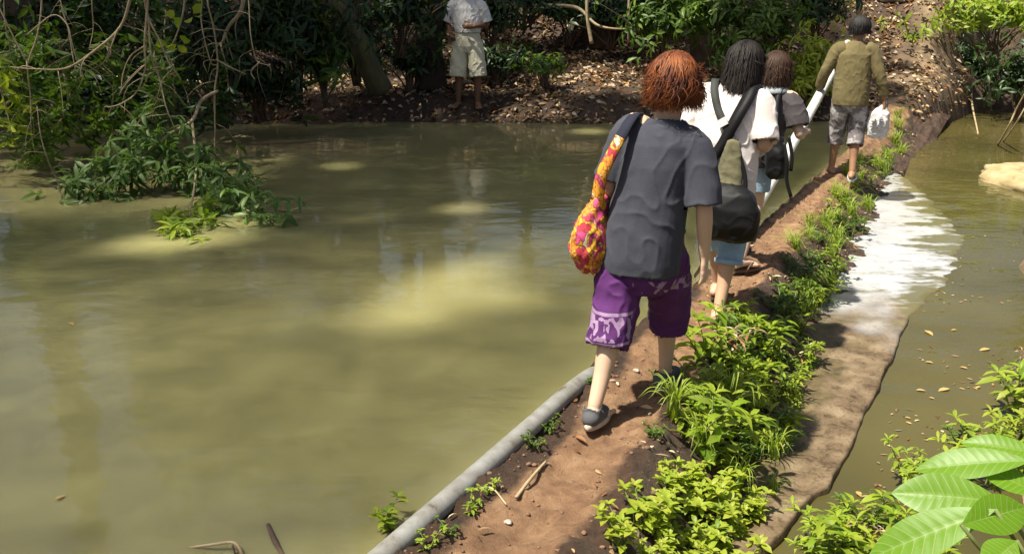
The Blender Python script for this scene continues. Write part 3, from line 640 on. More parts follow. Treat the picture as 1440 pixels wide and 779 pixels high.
# ---------------------------------------------------------------- weeds on the dam and banks
def on_dam(px, py):
    z = -.1
    for _ in range(12): w_ = atz(px, py, z); s, t = dam(w_.x, w_.y); z = .5 * z + .5 * dam_h(s, t)
    w_.z = z; return w_
def weed(h, nst, pairs, L, W, mt_, lean=.5, droop=.4, tip=4, whorl=2):
    t = empty('weed'); Bs = MB(); Bl = MB()
    for k in range(nst):
        a = random.uniform(0, 6.28); ln = random.uniform(.1, lean); hh = h * random.uniform(.65, 1.1)
        d = Vector((math.cos(a) * ln, math.sin(a) * ln, 1)); b = Vector((random.gauss(0, .02), random.gauss(0, .02), -.03))
        mid = b + d * hh * .5 + Vector((0, 0, .02)); en = b + d * hh + Vector((math.cos(a), math.sin(a), 0)) * hh * .12
        sp = spline([b, mid, en], 8); tube(Bs, sp, [.0045, .0035, .0018], 5, 0)
        P = []; D = []; Nn = []; Ls = []
        for j in range(pairs):
            u = .25 + .75 * j / max(1, pairs - 1); p = sp[min(len(sp) - 1, int(u * (len(sp) - 1)))]; rot = j * 1.57 + a
            for q_ in range(whorl):
                an = rot + 6.283 * q_ / whorl + random.gauss(0, .25)
                P.append(tuple(p)); D.append((math.cos(an), math.sin(an), random.uniform(.1, .7))); Nn.append((random.gauss(0, .2), random.gauss(0, .2), 1)); Ls.append(L * random.uniform(.65, 1.15) * (1.1 - .35 * abs(u - .55)))
        for q_ in range(tip):
            an = 6.283 * q_ / tip + a; P.append(tuple(sp[-1])); D.append((math.cos(an), math.sin(an), random.uniform(.5, 1.2))); Nn.append((0, 0, 1)); Ls.append(L * random.uniform(.45, .8))
        Ls = np.array(Ls); leaves(Bl, P, D, Nn, Ls, Ls * W, droop, .16)
    link('stems', Bs.mesh(), STEM, t); link('leaves', Bl.mesh(), mt_, t); return t
def tuft(n, h, mt_, wd=.010, spread=.55):
    t = empty('grass_tuft'); B = MB()
    for i in range(n):
        a = random.uniform(0, 6.28); l = h * random.uniform(.5, 1.1); ou = Vector((math.cos(a), math.sin(a), 0)) * random.uniform(.15, spread) * l
        b = Vector((random.gauss(0, .018), random.gauss(0, .018), -.02)); sp = spline([b, b + ou * .35 + Vector((0, 0, l * .65)), b + ou * 1.0 + Vector((0, 0, l * .85)), b + ou * 1.5 + Vector((0, 0, l * .65))], 4)
        sd = Vector((-math.sin(a), math.cos(a), 0)); w_ = wd * random.uniform(.6, 1.2); vs = []
        for j, p in enumerate(sp):
            u = j / (len(sp) - 1); hw = w_ * (1 - u ** 1.6) * .5 + .0004; vs += [p + sd * hw, p + Vector((0, 0, -hw * .4)), p - sd * hw]
        B.add(vs, [f for j in range(len(sp) - 1) for f in ((3 * j, 3 * j + 1, 3 * j + 4, 3 * j + 3), (3 * j + 1, 3 * j + 2, 3 * j + 5, 3 * j + 4))])
    link('blades', B.mesh(), mt_, t); return t
def put(protos, used, loc, sc_, name, label, cat, group):
    pr = random.choice(protos)
    if id(pr) in used: o = copy_tree(pr)
    else: used.add(id(pr)); o = pr
    o.name = name; o.location = loc; o.rotation_euler = (random.gauss(0, .12), random.gauss(0, .12), random.uniform(0, 6.28)); o.scale = (sc_,) * 3
    return tag(o, label, cat, group)
used = set()
lance = [weed(.26, 5, 6, .10, .27, G_LITE) for _ in range(3)] + [weed(.22, 5, 5, .085, .27, G_YEL) for _ in range(2)] + [weed(.30, 4, 5, .13, .36, G_LITE, .6, .5), weed(.20, 6, 6, .06, .35, G_MID, .7, .3), weed(.26, 5, 7, .09, .18, G_MID, .5, .5), weed(.24, 3, 5, .07, .22, LITTER, .8, .7)]
oval = [weed(.17, 6, 4, .065, .52, G_YEL, .7, .3) for _ in range(3)] + [weed(.18, 5, 4, .075, .48, G_LITE, .7, .3)]
small = [weed(.12, 5, 4, .045, .45, G_MID, .8) for _ in range(3)] + [weed(.13, 4, 4, .05, .4, G_LITE, .8) for _ in range(2)]
grass = [tuft(44, .40, G_GRASS, .016) for _ in range(3)]; short = [tuft(40, .15, G_GRASS, .006, .8) for _ in range(3)]
E_P = [(960, 560), (975, 520), (1000, 485), (1040, 450), (1080, 445), (1120, 440), (1145, 455), (1145, 500), (1140, 545), (1135, 590), (1128, 625), (1080, 640), (1030, 640), (985, 620), (955, 600)]
pts = []
tries = 0
while len(pts) < 64 and tries < 4000:
    tries += 1; px, py = random.uniform(950, 1150), random.uniform(445, 655)
    lo = np.interp(py, [445, 520, 600, 655], [1030, 985, 975, 985]); hi = np.interp(py, [445, 500, 655], [1120, 1140, 1110])
    if not lo < px < hi: continue
    if all((px - a) ** 2 + ((py - b) * 1.3) ** 2 > 15 ** 2 for a, b in pts): pts.append((px, py))
for px, py in pts:
    put(lance, used, on_dam(px, py), random.choice((.45, .6, .8, 1.0)) * random.uniform(.9, 1.1), 'weed', 'bright green slender leaved weed in the thick weeds between muddy path and concrete ledge', 'weed', 'slender leaved weeds on the dam slope')
pts = []; tries = 0
while len(pts) < 32 and tries < 4000:
    tries += 1; px, py = random.uniform(880, 1065), random.uniform(668, 830)
    if px < np.interp(py, [668, 720, 830], [935, 890, 880]): continue
    if all((px - a) ** 2 + (py - b) ** 2 > 18 ** 2 for a, b in pts): pts.append((px, py))
for px, py in pts:
    put(oval, used, on_dam(px, py), random.choice((.5, .65, .85)) * random.uniform(.9, 1.1), 'weed', 'yellow green weed of oval leaves on the near end of the dam beside the path', 'weed', 'oval leaved weeds at the near end of the dam')
pts = []; tries = 0
while len(pts) < 46 and tries < 5000:
    tries += 1; py = random.uniform(215, 440); lo = np.interp(py, [215, 330, 440], [1215, 1120, 1085]); hi = np.interp(py, [215, 260, 440], [1258, 1240, 1160]); px = random.uniform(lo, hi)
    if all((px - a) ** 2 + (py - b) ** 2 > 12 ** 2 for a, b in pts): pts.append((px, py))
for px, py in pts:
    k = random.random(); w_ = on_dam(px, py)
    if k < .6: put(small, used, w_, random.uniform(.9, 1.7), 'weed', 'small low weed on the dam slope beyond the thick weeds, above the white water', 'weed', 'small weeds on the far dam slope')
    else: put(short, used, w_, random.uniform(.8, 1.5), 'grass_tuft', 'short grass tuft on the far dam slope above the white water', 'grass', 'short grass on the far dam slope')
for i, (px, py, k) in enumerate([(1258, 200, 1.6), (1262, 180, 1.5), (1250, 225, 1.4), (1266, 215, 1.3), (1244, 240, 1.2), (1262, 165, 1.3), (1236, 235, 1.2)]):
    put(short, used, on_dam(px, py), k, 'grass_tuft', 'yellow green grass tuft at the dam edge right of the man in the olive jacket', 'grass', 'grass beside the man in the olive jacket')
for px, py, k, lab in [(1010, 590, .85, 'tallest grass tuft, arching out of the weeds right of the path'), (985, 640, .6, 'long bladed grass tuft at the near edge of the thick weeds'), (1090, 655, .6, 'grass tuft with broad blades leaning towards the concrete ledge'), (1035, 690, .55, 'grass tuft between the oval leaved weeds and the thick weeds'), (945, 585, .6, 'little grass tuft beside the back shoe of the auburn haired walker')]:
    put(grass, used, on_dam(px, py), k, 'grass_tuft', lab, 'grass', 'long grass on the dam')
for px, py, k, lab in [(632, 752, .5, 'weed growing against the pipe at the bottom of the photo'), (665, 722, .62, 'leafy weed against the pipe below the middle of its near length'), (692, 690, .5, 'small weed poking up beside the pipe on the path side'), (748, 628, .6, 'small weed at the pipe left of the trailing shoe'), (770, 606, .6, 'tiny weed touching the pipe nearest the trailing shoe'), (600, 772, .55, 'weed at the bottom edge between pipe and path'), (836, 542, .6, 'tiny weed under the pipe end behind the bare calf'), (925, 535, .5, 'tiny weed beside the back shoe'), (948, 688, .7, 'yellowish weed reaching over the right edge of the path'), (918, 612, .6, 'pale weed sprig lying over the trodden path edge'), (870, 772, .8, 'yellow weed at the bottom edge on the right of the path')]:
    w_ = on_dam(px, py); put(oval if k > .65 else small, used, w_, k, 'weed', lab, 'weed', 'weeds along the path edges')
o = put(oval, used, atz(552, 742, ZL), .7, 'weed', 'yellow green weed on the pond side of the pipe at the bottom', 'weed', 'weeds along the path edges')
for px, py in [(1100, 600), (1118, 560), (1108, 660), (1088, 690), (1128, 520), (1072, 720), (1150, 430), (1170, 400), (1095, 640), (1060, 705)]:
    put(short, used, on_dam(px, py), random.uniform(.35, .6), 'grass_tuft', 'low mossy grass along the inner edge of the concrete ledge', 'grass', 'mossy grass along the ledge')
# near right bank
NB = [(1170, 768, 1.0), (1190, 742, .9), (1215, 765, 1.0), (1240, 780, 1.0), (1270, 765, .9), (1300, 770, .8), (1160, 800, 1.0), (1210, 800, 1.1), (1260, 805, 1.0), (1145, 782, .7), (1320, 805, 1.0), (1230, 745, .7)]
for px, py, k in NB:
    w_ = atz(px, py, ZR + .02); put(lance, used, w_, k * .8, 'weed', 'mid green weed at the bottom right between the concrete ledge and the big leaves', 'weed', 'weeds at the bottom right corner')
for px, py, k in [(1275, 652, .9), (1345, 640, 1.2), (1375, 622, 1.2), (1405, 605, 1.3), (1435, 590, 1.3), (1350, 610, 1.0), (1425, 560, 1.2), (1390, 650, 1.2), (1440, 530, 1.1), (1430, 640, 1.2), (1445, 500, 1.0), (1310, 660, .9)]:
    w_ = atz(px, py + 22, ZR + .05); put(lance, used, w_, k * .72, 'weed', 'bright weed at the right edge behind the big leaves', 'weed', 'weeds at the right edge behind the big leaves')
# the plant with big leaves, close to the camera
BIG = leafmat('big_leaf', [(.09, .215, .008), (.12, .25, .010), (.15, .27, .016)], .42, .42)
nt = BIG.node_tree; p = nt.nodes['Principled BSDF']; uv = N(nt, 'ShaderNodeAttribute', attribute_name='lf'); sp_ = N(nt, 'ShaderNodeSeparateXYZ'); nt.links.new(uv.outputs['Vector'], sp_.inputs[0])
wv = math_(nt, 'SINE', math_(nt, 'MULTIPLY', math_(nt, 'SUBTRACT', sp_.outputs[0], math_(nt, 'MULTIPLY', math_(nt, 'ABSOLUTE', sp_.outputs[1]), .22)), 75.0))
col0 = p.inputs['Base Color'].links[0].from_socket
rib = math_(nt, 'MAXIMUM', math_(nt, 'GREATER_THAN', wv, .94), math_(nt, 'LESS_THAN', math_(nt, 'ABSOLUTE', sp_.outputs[1]), .014))
blot = ramp(nt, noi(nt, coords(nt), 22, 6, .7), [(.64, (0, 0, 0)), (.72, (1, 1, 1))])
nt.links.new(mix(nt, math_(nt, 'MULTIPLY', blot, .5), mix(nt, math_(nt, 'MULTIPLY', rib, .55), col0, (.30, .38, .12)), (.14, .10, .02)), p.inputs['Base Color'])
def bigleaf(B, A, o, tip, width, up, droop=.15):
    """one blade from o to tip with a raised midrib"""
    o, tip = Vector(o), Vector(tip); d = tip - o; Ln = d.length; d.normalize(); up = Vector(up); up = (up - d * up.dot(d)).normalized(); x = d.cross(up)
    n, m_ = 60, 10; vs = []
    for i in range(n + 1):
        u = i / n; wd = width * .5 * (u ** 1.15 * (1 - u) ** .95) / .2350 + .0015
        c = o + d * Ln * u + up * (droop * Ln * (.6 * u - 1.2 * u * u))
        for j in range(-m_ // 2, m_ // 2 + 1):
            v = j / (m_ / 2); lift = .22 * abs(v) - .10 * v * v + .03 * math.sin(u * 9 + (v > 0)) * abs(v) + .020 * math.sin((u - abs(v) * .10) * 75) * min(1, 3 * abs(v)) * (1 - abs(v))
            vs.append(c + x * wd * v + up * wd * lift); A.append((u, v * .5, 0))
    k = m_ + 1; B.add(vs, [(i * k + j, i * k + j + 1, (i + 1) * k + j + 1, (i + 1) * k + j) for i in range(n) for j in range(m_)])
t = empty('broad_leaved_plant', (0, 0, 0), label='plant with very large pale veined leaves in the bottom right corner', cat='plant')
base = Vector((1.62, 2.02, -.2)); t.location = base
q = bpx
def BL(o, tip, w_, up=(0, -.5, 1), droop=.12):
    B = MB(); A = []; bigleaf(B, A, Vector(q(*o)) - base, Vector(q(*tip)) - base, w_, up, droop); me = B.mesh()
    a_ = me.attributes.new('lf', 'FLOAT_VECTOR', 'POINT'); a_.data.foreach_set('vector', [c for v in A for c in v]); l = link('leaf', me, BIG, t)
    Bs = MB(); sp = Vector(q(*o)) - base; tube(Bs, [sp, sp * .6 + Vector((.03, 0, .0)), Vector((0, 0, -.15))], [.005, .006, .008], 6); link('stalk', Bs.mesh(), STEM, t)
BL((1412, 706, 2.20), (1255, 690, 2.28), .125, (-.05, -.75, .8)); BL((1400, 716, 2.1), (1216, 782, 2.15), .115, (-.2, -.6, 1)); BL((1352, 738, 2.05), (1445, 712, 2.15), .105, (.1, -.7, .8), .05)
BL((1452, 648, 2.35), (1286, 655, 2.45), .10, (-.05, -.6, 1)); BL((1470, 700, 2.3), (1372, 650, 2.4), .085, (0, -.6, 1)); BL((1430, 760, 2.0), (1385, 800, 1.95), .085, (0, -.6, 1))
BL((1470, 640, 2.5), (1352, 618, 2.6), .08, (-.1, -.6, 1))
# pebbles and sticks in the mud
PEB = plain('pale_pebble', (.5, .42, .34), (.25, .19, .14), 20, .7, 40, .3)
for px, py, r, lab in [(905, 465, .035, 'pale pebble between the legs of the auburn haired walker'), (895, 522, .014, 'small pebble in the mud behind the bare calf'), (1088, 672, .02, 'pale stone chip at the inner edge of the ledge'), (715, 735, .012, 'small pale pebble in the mud left of the trodden track')]:
    w_ = on_dam(px, py); rock('pebble', lab, w_ + Vector((0, 0, r * .3)), (r * 1.3, r, r * .7), PEB, 'pebble')
for lab, a, b, r in [('pale broken stick lying at the inner edge of the ledge near the oval leaved weeds', (1072, 706), (1098, 712), .007), ('short pale stick pointing up the slope beside the ledge', (1082, 690), (1093, 676), .006), ('dead stalk lying across the mud near the pipe', (672, 700), (712, 705), .004), ('dark root crossing the left flank of the path', (726, 700), (768, 655), .007)]:
    A_, B_ = on_dam(*a), on_dam(*b); vine('stick', lab, [A_ + Vector((0, 0, .015)), A_.lerp(B_, .5) + Vector((0, 0, .02)), B_ + Vector((0, 0, .015))], [r, r, r * .7], TWIG, 'stick')

# ---------------------------------------------------------------- the pipe along the path and the slanting pole
m, nt, p = mat('grey_pvc'); v = coords(nt)
nt.links.new(ramp(nt, noi(nt, v, 9, 8, .7), [(.30, (.09, .07, .045)), (.42, (.20, .19, .165)), (.58, (.26, .26, .24)), (.8, (.33, .33, .315))]), p.inputs['Base Color']); p.inputs['Roughness'].default_value = .45
bump(nt, p, noi(nt, v, 60, 4), .12, .004); PVC = m
B = MB(); pp = [W3(s, .012 + .004 * math.sin(s * 2.2), .02 + .006 * math.sin(s * 1.3)) for s in np.arange(-2.4, 2.3, .3)]; pp[-1].z -= .10; pp[-2].z -= .03; tube(B, pp, .041, 20, 3)
for s in (-.9,): tube(B, [W3(s - .05, .012, .02), W3(s + .05, .012, .02)], .047, 20, 0)
tag(link('water_pipe', B.mesh(), PVC), 'grey plastic pipe lying along the pond edge of the muddy path', 'pipe')
WH = plain('white_pole_paint', (.78, .78, .74), (.55, .54, .48), 10, .45, 40, .15)
B = MB(); tube(B, [Vector(q(1042, 330, 6.6)), Vector(q(1066, 288, 7.25)), Vector(q(1096, 236, 8.0)), Vector(q(1127, 180, 9.0)), Vector(q(1172, 98, 10.4)), Vector(q(1192, 62, 11.1))], [.044, .046, .048, .048], 14, 4)
tag(link('pole', B.mesh(), WH), 'white pole slanting up beside the man in the olive jacket', 'pole')

for pr in lance + oval + small + grass + short:
    if id(pr) not in used:
        for ch in list(pr.children): bpy.data.objects.remove(ch)
        bpy.data.objects.remove(pr)

# ---------------------------------------------------------------- people
def skinmat(name, c):
    m, nt, p = mat(name); v = coords(nt)
    nt.links.new(ramp(nt, noi(nt, v, 5, 6), [(.3, tuple(x * .82 for x in c)), (.7, c)]), p.inputs['Base Color'])
    p.inputs['Roughness'].default_value = .5; p.inputs['Subsurface Weight'].default_value = .08; p.inputs['Subsurface Radius'].default_value = (.01, .004, .002)
    bump(nt, p, noi(nt, v, 120, 3), .12, .002); return m
def cloth(name, c, c2=None, weave=220, rough=.85, scale=6, bs=.25):
    m, nt, p = mat(name); v = coords(nt)
    nt.links.new(ramp(nt, noi(nt, v, scale, 8, .65), [(.3, c2 or tuple(x * .75 for x in c)), (.7, c)]), p.inputs['Base Color'])
    p.inputs['Roughness'].default_value = rough; p.inputs['Sheen Weight'].default_value = .03; p.inputs['Specular IOR Level'].default_value = .2
    bump(nt, p, math_(nt, 'ADD', noi(nt, v, weave, 2), math_(nt, 'MULTIPLY', noi(nt, v, 22, 5), 1.5)), bs, .004); return m
SK_L = skinmat('light_skin', (.62, .42, .29)); SK_T = skinmat('tan_skin', (.52, .31, .19)); SK_D = skinmat('brown_skin', (.30, .16, .085)); SK_B = skinmat('dark_brown_skin', (.17, .085, .045))
V3 = Vector
def mixv(a, b, t): return V3(a).lerp(V3(b), t)
def hand(B, wr, d, pn, sd, k=1.0, curl=.5):
    """five fingers: wr wrist, d hand direction, pn palm normal, sd towards the thumb"""
    wr, d, pn, sd = V3(wr), V3(d).normalized(), V3(pn), V3(sd); pn = (pn - d * pn.dot(d)).normalized(); sd = d.cross(pn) * (1 if d.cross(pn).dot(sd) > 0 else -1)
    tube(B, [wr - d * .02 * k, wr + d * .03 * k, wr + d * .085 * k], [.024 * k, .034 * k, .036 * k], 12, 3, rnd=True, flat=.5, up=pn)
    for i, (off, ln) in enumerate(((.028, .072), (.009, .080), (-.010, .075), (-.028, .058))):
        p_ = wr + d * .080 * k + sd * off * k; pts = [p_ - d * .02 * k, p_]; a = 0
        for j, f in enumerate((.45, .32, .25)):
            a += curl * (.55, .8, .7)[j]; p_ = p_ + (d * math.cos(a) + pn * math.sin(a)) * ln * f * k; pts.append(p_)
        tube(B, pts, [.0085 * k, .0092 * k, .0085 * k, .008 * k, .007 * k], 8, 3, rnd=True)
    b = wr + d * .02 * k + sd * .022 * k
    tube(B, [b, b + (d * .55 + sd * .65 + pn * .3) * .035 * k, b + (d * .9 + sd * .6 + pn * .5) * .058 * k, b + (d * 1.35 + sd * .55 + pn * .75) * .075 * k], [.014 * k, .0115 * k, .0098 * k, .0085 * k], 8, 3, rnd=True)
def head(B, c, fw, k=1.0):
    """skull, jaw, nose, ears, lips on a centre c, facing fw (flat direction)"""
    c, f = V3(c), V3(fw).normalized(); r = V3((f.y, -f.x, 0)).normalized(); u = r.cross(f); M = Matrix((r, f, u)).transposed().to_3x3()
    P = lambda x, y, z: c + (r * x + f * y + u * z) * k
    ell(B, P(0, -.012, .028), (.074 * k, .092 * k, .088 * k), M); ell(B, P(0, .020, -.035), (.060 * k, .070 * k, .080 * k), M); ell(B, P(0, .055, -.085), (.034 * k, .03 * k, .024 * k), M)
    tube(B, [P(0, .082, .018), P(0, .098, -.012), P(0, .112, -.030)], [.009 * k, .011 * k, .014 * k], 8, 3, rnd=True)
    for s_ in (-1, 1):
        ell(B, P(.012 * s_, .098, -.034), (.009 * k, .01 * k, .008 * k)); tube(B, [P(.012 * s_, .083, .030), P(.035 * s_, .078, .034), P(.055 * s_, .058, .026)], [.008 * k, .009 * k, .006 * k], 7, 3, rnd=True)
        ell(B, P(.078 * s_, -.006, -.012), (.012 * k, .022 * k, .034 * k), M); ell(B, P(.034 * s_, .068, -.02), (.022 * k, .02 * k, .022 * k), M)
    tube(B, [P(-.026, .078, -.060), P(0, .090, -.057), P(.026, .078, -.060)], [.004 * k, .008 * k, .004 * k], 7, 3, rnd=True)
    tube(B, [P(-.020, .077, -.069), P(0, .088, -.070), P(.020, .077, -.069)], [.004 * k, .009 * k, .004 * k], 7, 3, rnd=True)
    return P
def foot(B, an, d, k=1.0, pitch=0.0):
    """bare foot with five toes; an ankle, d forward"""
    an, d = V3(an), V3(d).normalized(); sd = V3((d.y, -d.x, 0)); up = V3((0, 0, 1)); d2 = (d * math.cos(pitch) - up * math.sin(pitch)); u2 = sd.cross(d2)
    Q = lambda f, s_, z: an + (d2 * f + sd * s_ + u2 * z) * k
    tube(B, [Q(-.055, 0, -.052), Q(-.015, 0, -.035), Q(.06, 0, -.040), Q(.13, 0, -.058)], [.030 * k, .040 * k, .036 * k, .026 * k], 12, 4, rnd=True, flat=.85)
    tube(B, [Q(.09, -.020, -.06), Q(.13, -.02, -.064), Q(.145, -.022, -.066)], [.03 * k, .026 * k, .02 * k], 10, 3, rnd=True, flat=.6)
    tube(B, [Q(.09, .020, -.06), Q(.125, .024, -.066), Q(.135, .024, -.068)], [.03 * k, .024 * k, .018 * k], 10, 3, rnd=True, flat=.6)
    return Q
def toes(B, Q, side, k):
    for i in range(5):
        s_ = side * (.036 - .018 * i); f = .158 - .010 * i - (.012 if i > 2 else 0); r = (.0125, .0095, .009, .0085, .008)[i]
        tube(B, [Q(f - .03, s_, -.064), Q(f, s_ * 1.03, -.066), Q(f + .022, s_ * 1.03, -.070)], [r * 1.05 * k, r * k, r * .95 * k], 7, 3, rnd=True)
def body(J, k, parent, skin, feet=True, curl=(.5, .5), g=1.0):
    """one continuous figure from joint positions J (already in metres); g widens the trunk"""
    B = MB(); H = V3(J['pel']); Cc = V3(J['chest']); Nk = V3(J['neck'])
    rings = []
    for t, rx, ry in ((-.28, .10, .085), (-.12, .150, .105), (.05, .152, .108), (.3, .128, .095), (.55, .135, .098), (.8, .150, .100), (1.0, .155, .09), (1.14, .12, .075), (1.25, .065, .06)):
        c = H.lerp(Cc, t) if t <= 1 else Cc.lerp(Nk, min(1, (t - 1) / .3)); rings.append((c.x, c.y, c.z, rx * k * g, ry * k * g))
    loft(B, rings, 28, sq=2.2)
    hc = V3(J['head']); tube(B, [Nk - V3((0, 0, .05)) * k, Nk.lerp(hc, .5) + V3((0, -.01, 0)), hc + V3((0, 0, -.03))], [.060 * k, .050 * k, .052 * k], 14, 4, rnd=True)
    for s_ in 'LR':
        a, b, c = V3(J['sh' + s_]), V3(J['el' + s_]), V3(J['wr' + s_])
        tube(B, [Cc.lerp(a, .6) + V3((0, 0, .04 * k)), a, a.lerp(b, .3), a.lerp(b, .65), b, b.lerp(c, .3), b.lerp(c, .65), c], [x * k for x in (.055, .052, .044, .039, .035, .037, .030, .024)], 14, 4, rnd=True)
        hd = V3(J.get('hd' + s_, c - b)); pn = V3(J.get('pn' + s_, (1 if s_ == 'L' else -1, 0, 0))); th = V3(J.get('th' + s_, (0, 1, 0)))
        hand(B, c, hd, pn, th, k, curl[0 if s_ == 'L' else 1])
        a, b, c = V3(J['hip' + s_]), V3(J['kn' + s_]), V3(J['an' + s_])
        tube(B, [a + V3((0, 0, .05 * k)), a, a.lerp(b, .4), a.lerp(b, .8), b, b.lerp(c, .28) + V3((0, -.014, 0)) * k, b.lerp(c, .65), c], [x * k for x in (.085, .086, .075, .058, .052, .054, .040, .032)], 16, 4, rnd=True)
        fd = V3(J.get('ft' + s_, (0, 1, 0))); Q = foot(B, c, fd, k, J.get('fp' + s_, 0)); toes(B, Q, 1 if s_ == 'L' else -1, k)
    P = head(B, hc, J.get('face', (0, 1, 0)), k)
    me = remesh(B, .0055, 5); o = link('body', me, skin, parent)
    EYE = bpy.data.materials.get('eye_dark') or plain('eye_dark', (.03, .02, .015), None, 5, .2, bstr=0)
    for s_ in (-1, 1):
        B = MB(); ell(B, P(.031 * s_, .083, .008), (.013 * k, .008 * k, .006 * k)); link('eye', B.mesh(), EYE, parent)
    return P
def folds(amp, sc_, seed=0, str_=(1, 1, .45), fine=.3):
    def fn(c):
        w_ = V3((fbm(c.x * 2, c.y * 2, c.z * 2 + seed, 2), fbm(c.x * 2 + 5, c.y * 2, c.z * 2 + seed, 2), 0)) * .35
        a = 1 - abs(noise.noise(V3((c.x * str_[0], c.y * str_[1], c.z * str_[2])) * sc_ + w_ * sc_ * .4 + V3((seed, 0, 0)))) * 2
        q_ = V3((c.x * 1.2 + c.z * .5, c.y * 1.2, c.z * .9 - c.x * .5)) * sc_ * 1.3 + w_ * sc_ * .5 + V3((0, seed, 3))
        rdg = (1 - abs(noise.noise(q_)) * 1.6); rdg = max(0, rdg) ** 4
        return amp * (a * .6 + .55 * rdg + fine * noise.noise(V3((c.x, c.y, c.z * .7)) * sc_ * 2.6 + V3((0, seed, 0))))
    return fn
def shirt(name, J, k, rings, parent, mt_, sleeves, cuts, fold, vox=.0065, it=7):
    B = MB(); loft(B, rings, 32, sq=2.3)
    for pts, rad in sleeves: tube(B, pts, rad, 18, 5)
    me = remesh(B, vox, it); displace(me, fold); me = open_ends(me, cuts); return link(name, me, mt_, parent)
def hair(parent, P, k, mt_, z_end, n=650, flare=.0, mess=.010, wid=.011, part=0.0, seed=1, puff=1.0, top=None):
    """hair: a close cap plus many tapering locks that follow the skull and hang to z_end (head units)"""
    r_ = random.Random(seed); B = MB(); c0 = P(0, -.018, .030); ax = [(P(1, 0, 0) - P(0, 0, 0)), (P(0, 1, 0) - P(0, 0, 0)), (P(0, 0, 1) - P(0, 0, 0))]
    Wd = lambda x, y, z: c0 + ax[0] * x + ax[1] * y + ax[2] * z
    M = Matrix([a / k for a in ax]).transposed()
    ell(B, Wd(0, -.004, .008), (.084 * k * puff, .098 * k * puff, .092 * k * puff), M.to_3x3(), 20, 14)
    if z_end < -.06:
        loft_r = []
        for z in np.linspace(z_end + .02, .02, 6): loft_r.append(z)
        vs = []; nn = 18
        for z in loft_r:
            kk = .92 + .10 * (z - z_end) / max(.01, .02 - z_end)
            for i in range(nn):
                a = math.pi * (.95 + 1.1 * i / (nn - 1)); vs.append(Wd(.082 * puff * kk * math.cos(a) * 1.0, .092 * puff * kk * math.sin(a), z - .005))
        fs = [(j * nn + i, j * nn + i + 1, (j + 1) * nn + i + 1, (j + 1) * nn + i) for j in range(len(loft_r) - 1) for i in range(nn - 1)]; B.add(vs, fs)
    for i in range(n):
        th = math.acos(1 - r_.random() * 1.15); ph = r_.uniform(0, 2 * math.pi)
        x, y, z = math.sin(th) * math.cos(ph), math.sin(th) * math.sin(ph), math.cos(th)
        if y > .45 and z < .62: continue
        R_ = (.086 * puff * r_.uniform(.96, 1.13), .100 * puff * r_.uniform(.96, 1.13), .095 * puff * r_.uniform(.96, 1.12))
        dx, dy = math.cos(ph), math.sin(ph); pts = []; t = th; L = r_.uniform(.75, 1.05); zend = z_end * r_.choice((r_.uniform(.1, .8), r_.uniform(.75, 1.2), r_.uniform(.75, 1.2))) if z_end < -.05 else z_end + r_.uniform(-.02, .02)
        if dy > .35: zend = max(zend, .02)
        cl = noise.noise(V3((x, y, z)) * 5.5 + V3((seed, 0, 0))); sw = (cl * 1.3 + r_.gauss(0, .22)) * (mess / .01) * .35; pw = 2.0 * noise.noise(V3((x, y, z)) * 7 + V3((0, seed, 5))) + r_.gauss(0, .22)
        for j in range(9):
            f = j / 8; tt = min(math.pi / 2, th + f * 1.9); an = ph + sw * f
            px_, py_, pz_ = R_[0] * math.sin(tt) * math.cos(an), R_[1] * math.sin(tt) * math.sin(an), R_[2] * math.cos(tt)
            if th + f * 1.9 > math.pi / 2:
                q_ = (th + f * 1.9 - math.pi / 2) / max(.05, th + 1.9 - math.pi / 2); pz_ = q_ * zend; px_ *= 1 + flare * q_ - (.12 * q_ * q_ if z_end < -.05 else .25 * q_); py_ *= 1 + flare * q_ - (.12 * q_ * q_ if z_end < -.05 else .25 * q_)
            px_ += mess * pw * math.sin(f * 5 + pw * 3) * f; py_ += mess * pw * math.cos(f * 4 + pw * 2) * f; pz_ += mess * .5 * math.sin(f * 6 + pw * 5) * f
            pts.append(Wd(px_, py_, pz_))
        if r_.random() < .28:
            fl = r_.uniform(.010, .034)
            pts = [p_ + (p_ - c0).normalized() * fl * (j / 8) ** 2.5 + V3((0, 0, fl * .5)) * (j / 8) ** 3 for j, p_ in enumerate(pts)]
        vs = []; w0 = wid * k * r_.uniform(.6, 1.3)
        for j, p_ in enumerate(pts):
            out = (p_ - c0).normalized(); tn = (pts[min(j + 1, 8)] - pts[max(j - 1, 0)]).normalized(); sd = tn.cross(out); sd = sd.normalized() if sd.length > 1e-6 else V3((1, 0, 0))
            hw = w0 * (.5 if j < 6 else .5 * (8.4 - j) / 2.6) + .0004; vs += [p_ + sd * hw - out * hw * .3, p_ + out * hw * .35, p_ - sd * hw - out * hw * .3]
        B.add(vs, [q_ for j in range(8) for q_ in ((3 * j, 3 * j + 1, 3 * j + 4, 3 * j + 3), (3 * j + 1, 3 * j + 2, 3 * j + 5, 3 * j + 4))])
    return link('hair', B.mesh(), mt_, parent)
def hairmat(name, cols):
    m, nt, p = mat(name); g = N(nt, 'ShaderNodeNewGeometry'); hv = math_(nt, 'ADD', math_(nt, 'MULTIPLY', g.outputs['Random Per Island'], .35), math_(nt, 'SUBTRACT', math_(nt, 'MULTIPLY', noi(nt, coords(nt, (1, 1, .8)), 15, 4, .6), 1.9), .62)); nt.links.new(ramp(nt, hv, [(i / (len(cols) - 1), c) for i, c in enumerate(cols)]), p.inputs['Base Color'])
    p.inputs['Roughness'].default_value = .6; p.inputs['Specular IOR Level'].default_value = .25; return m
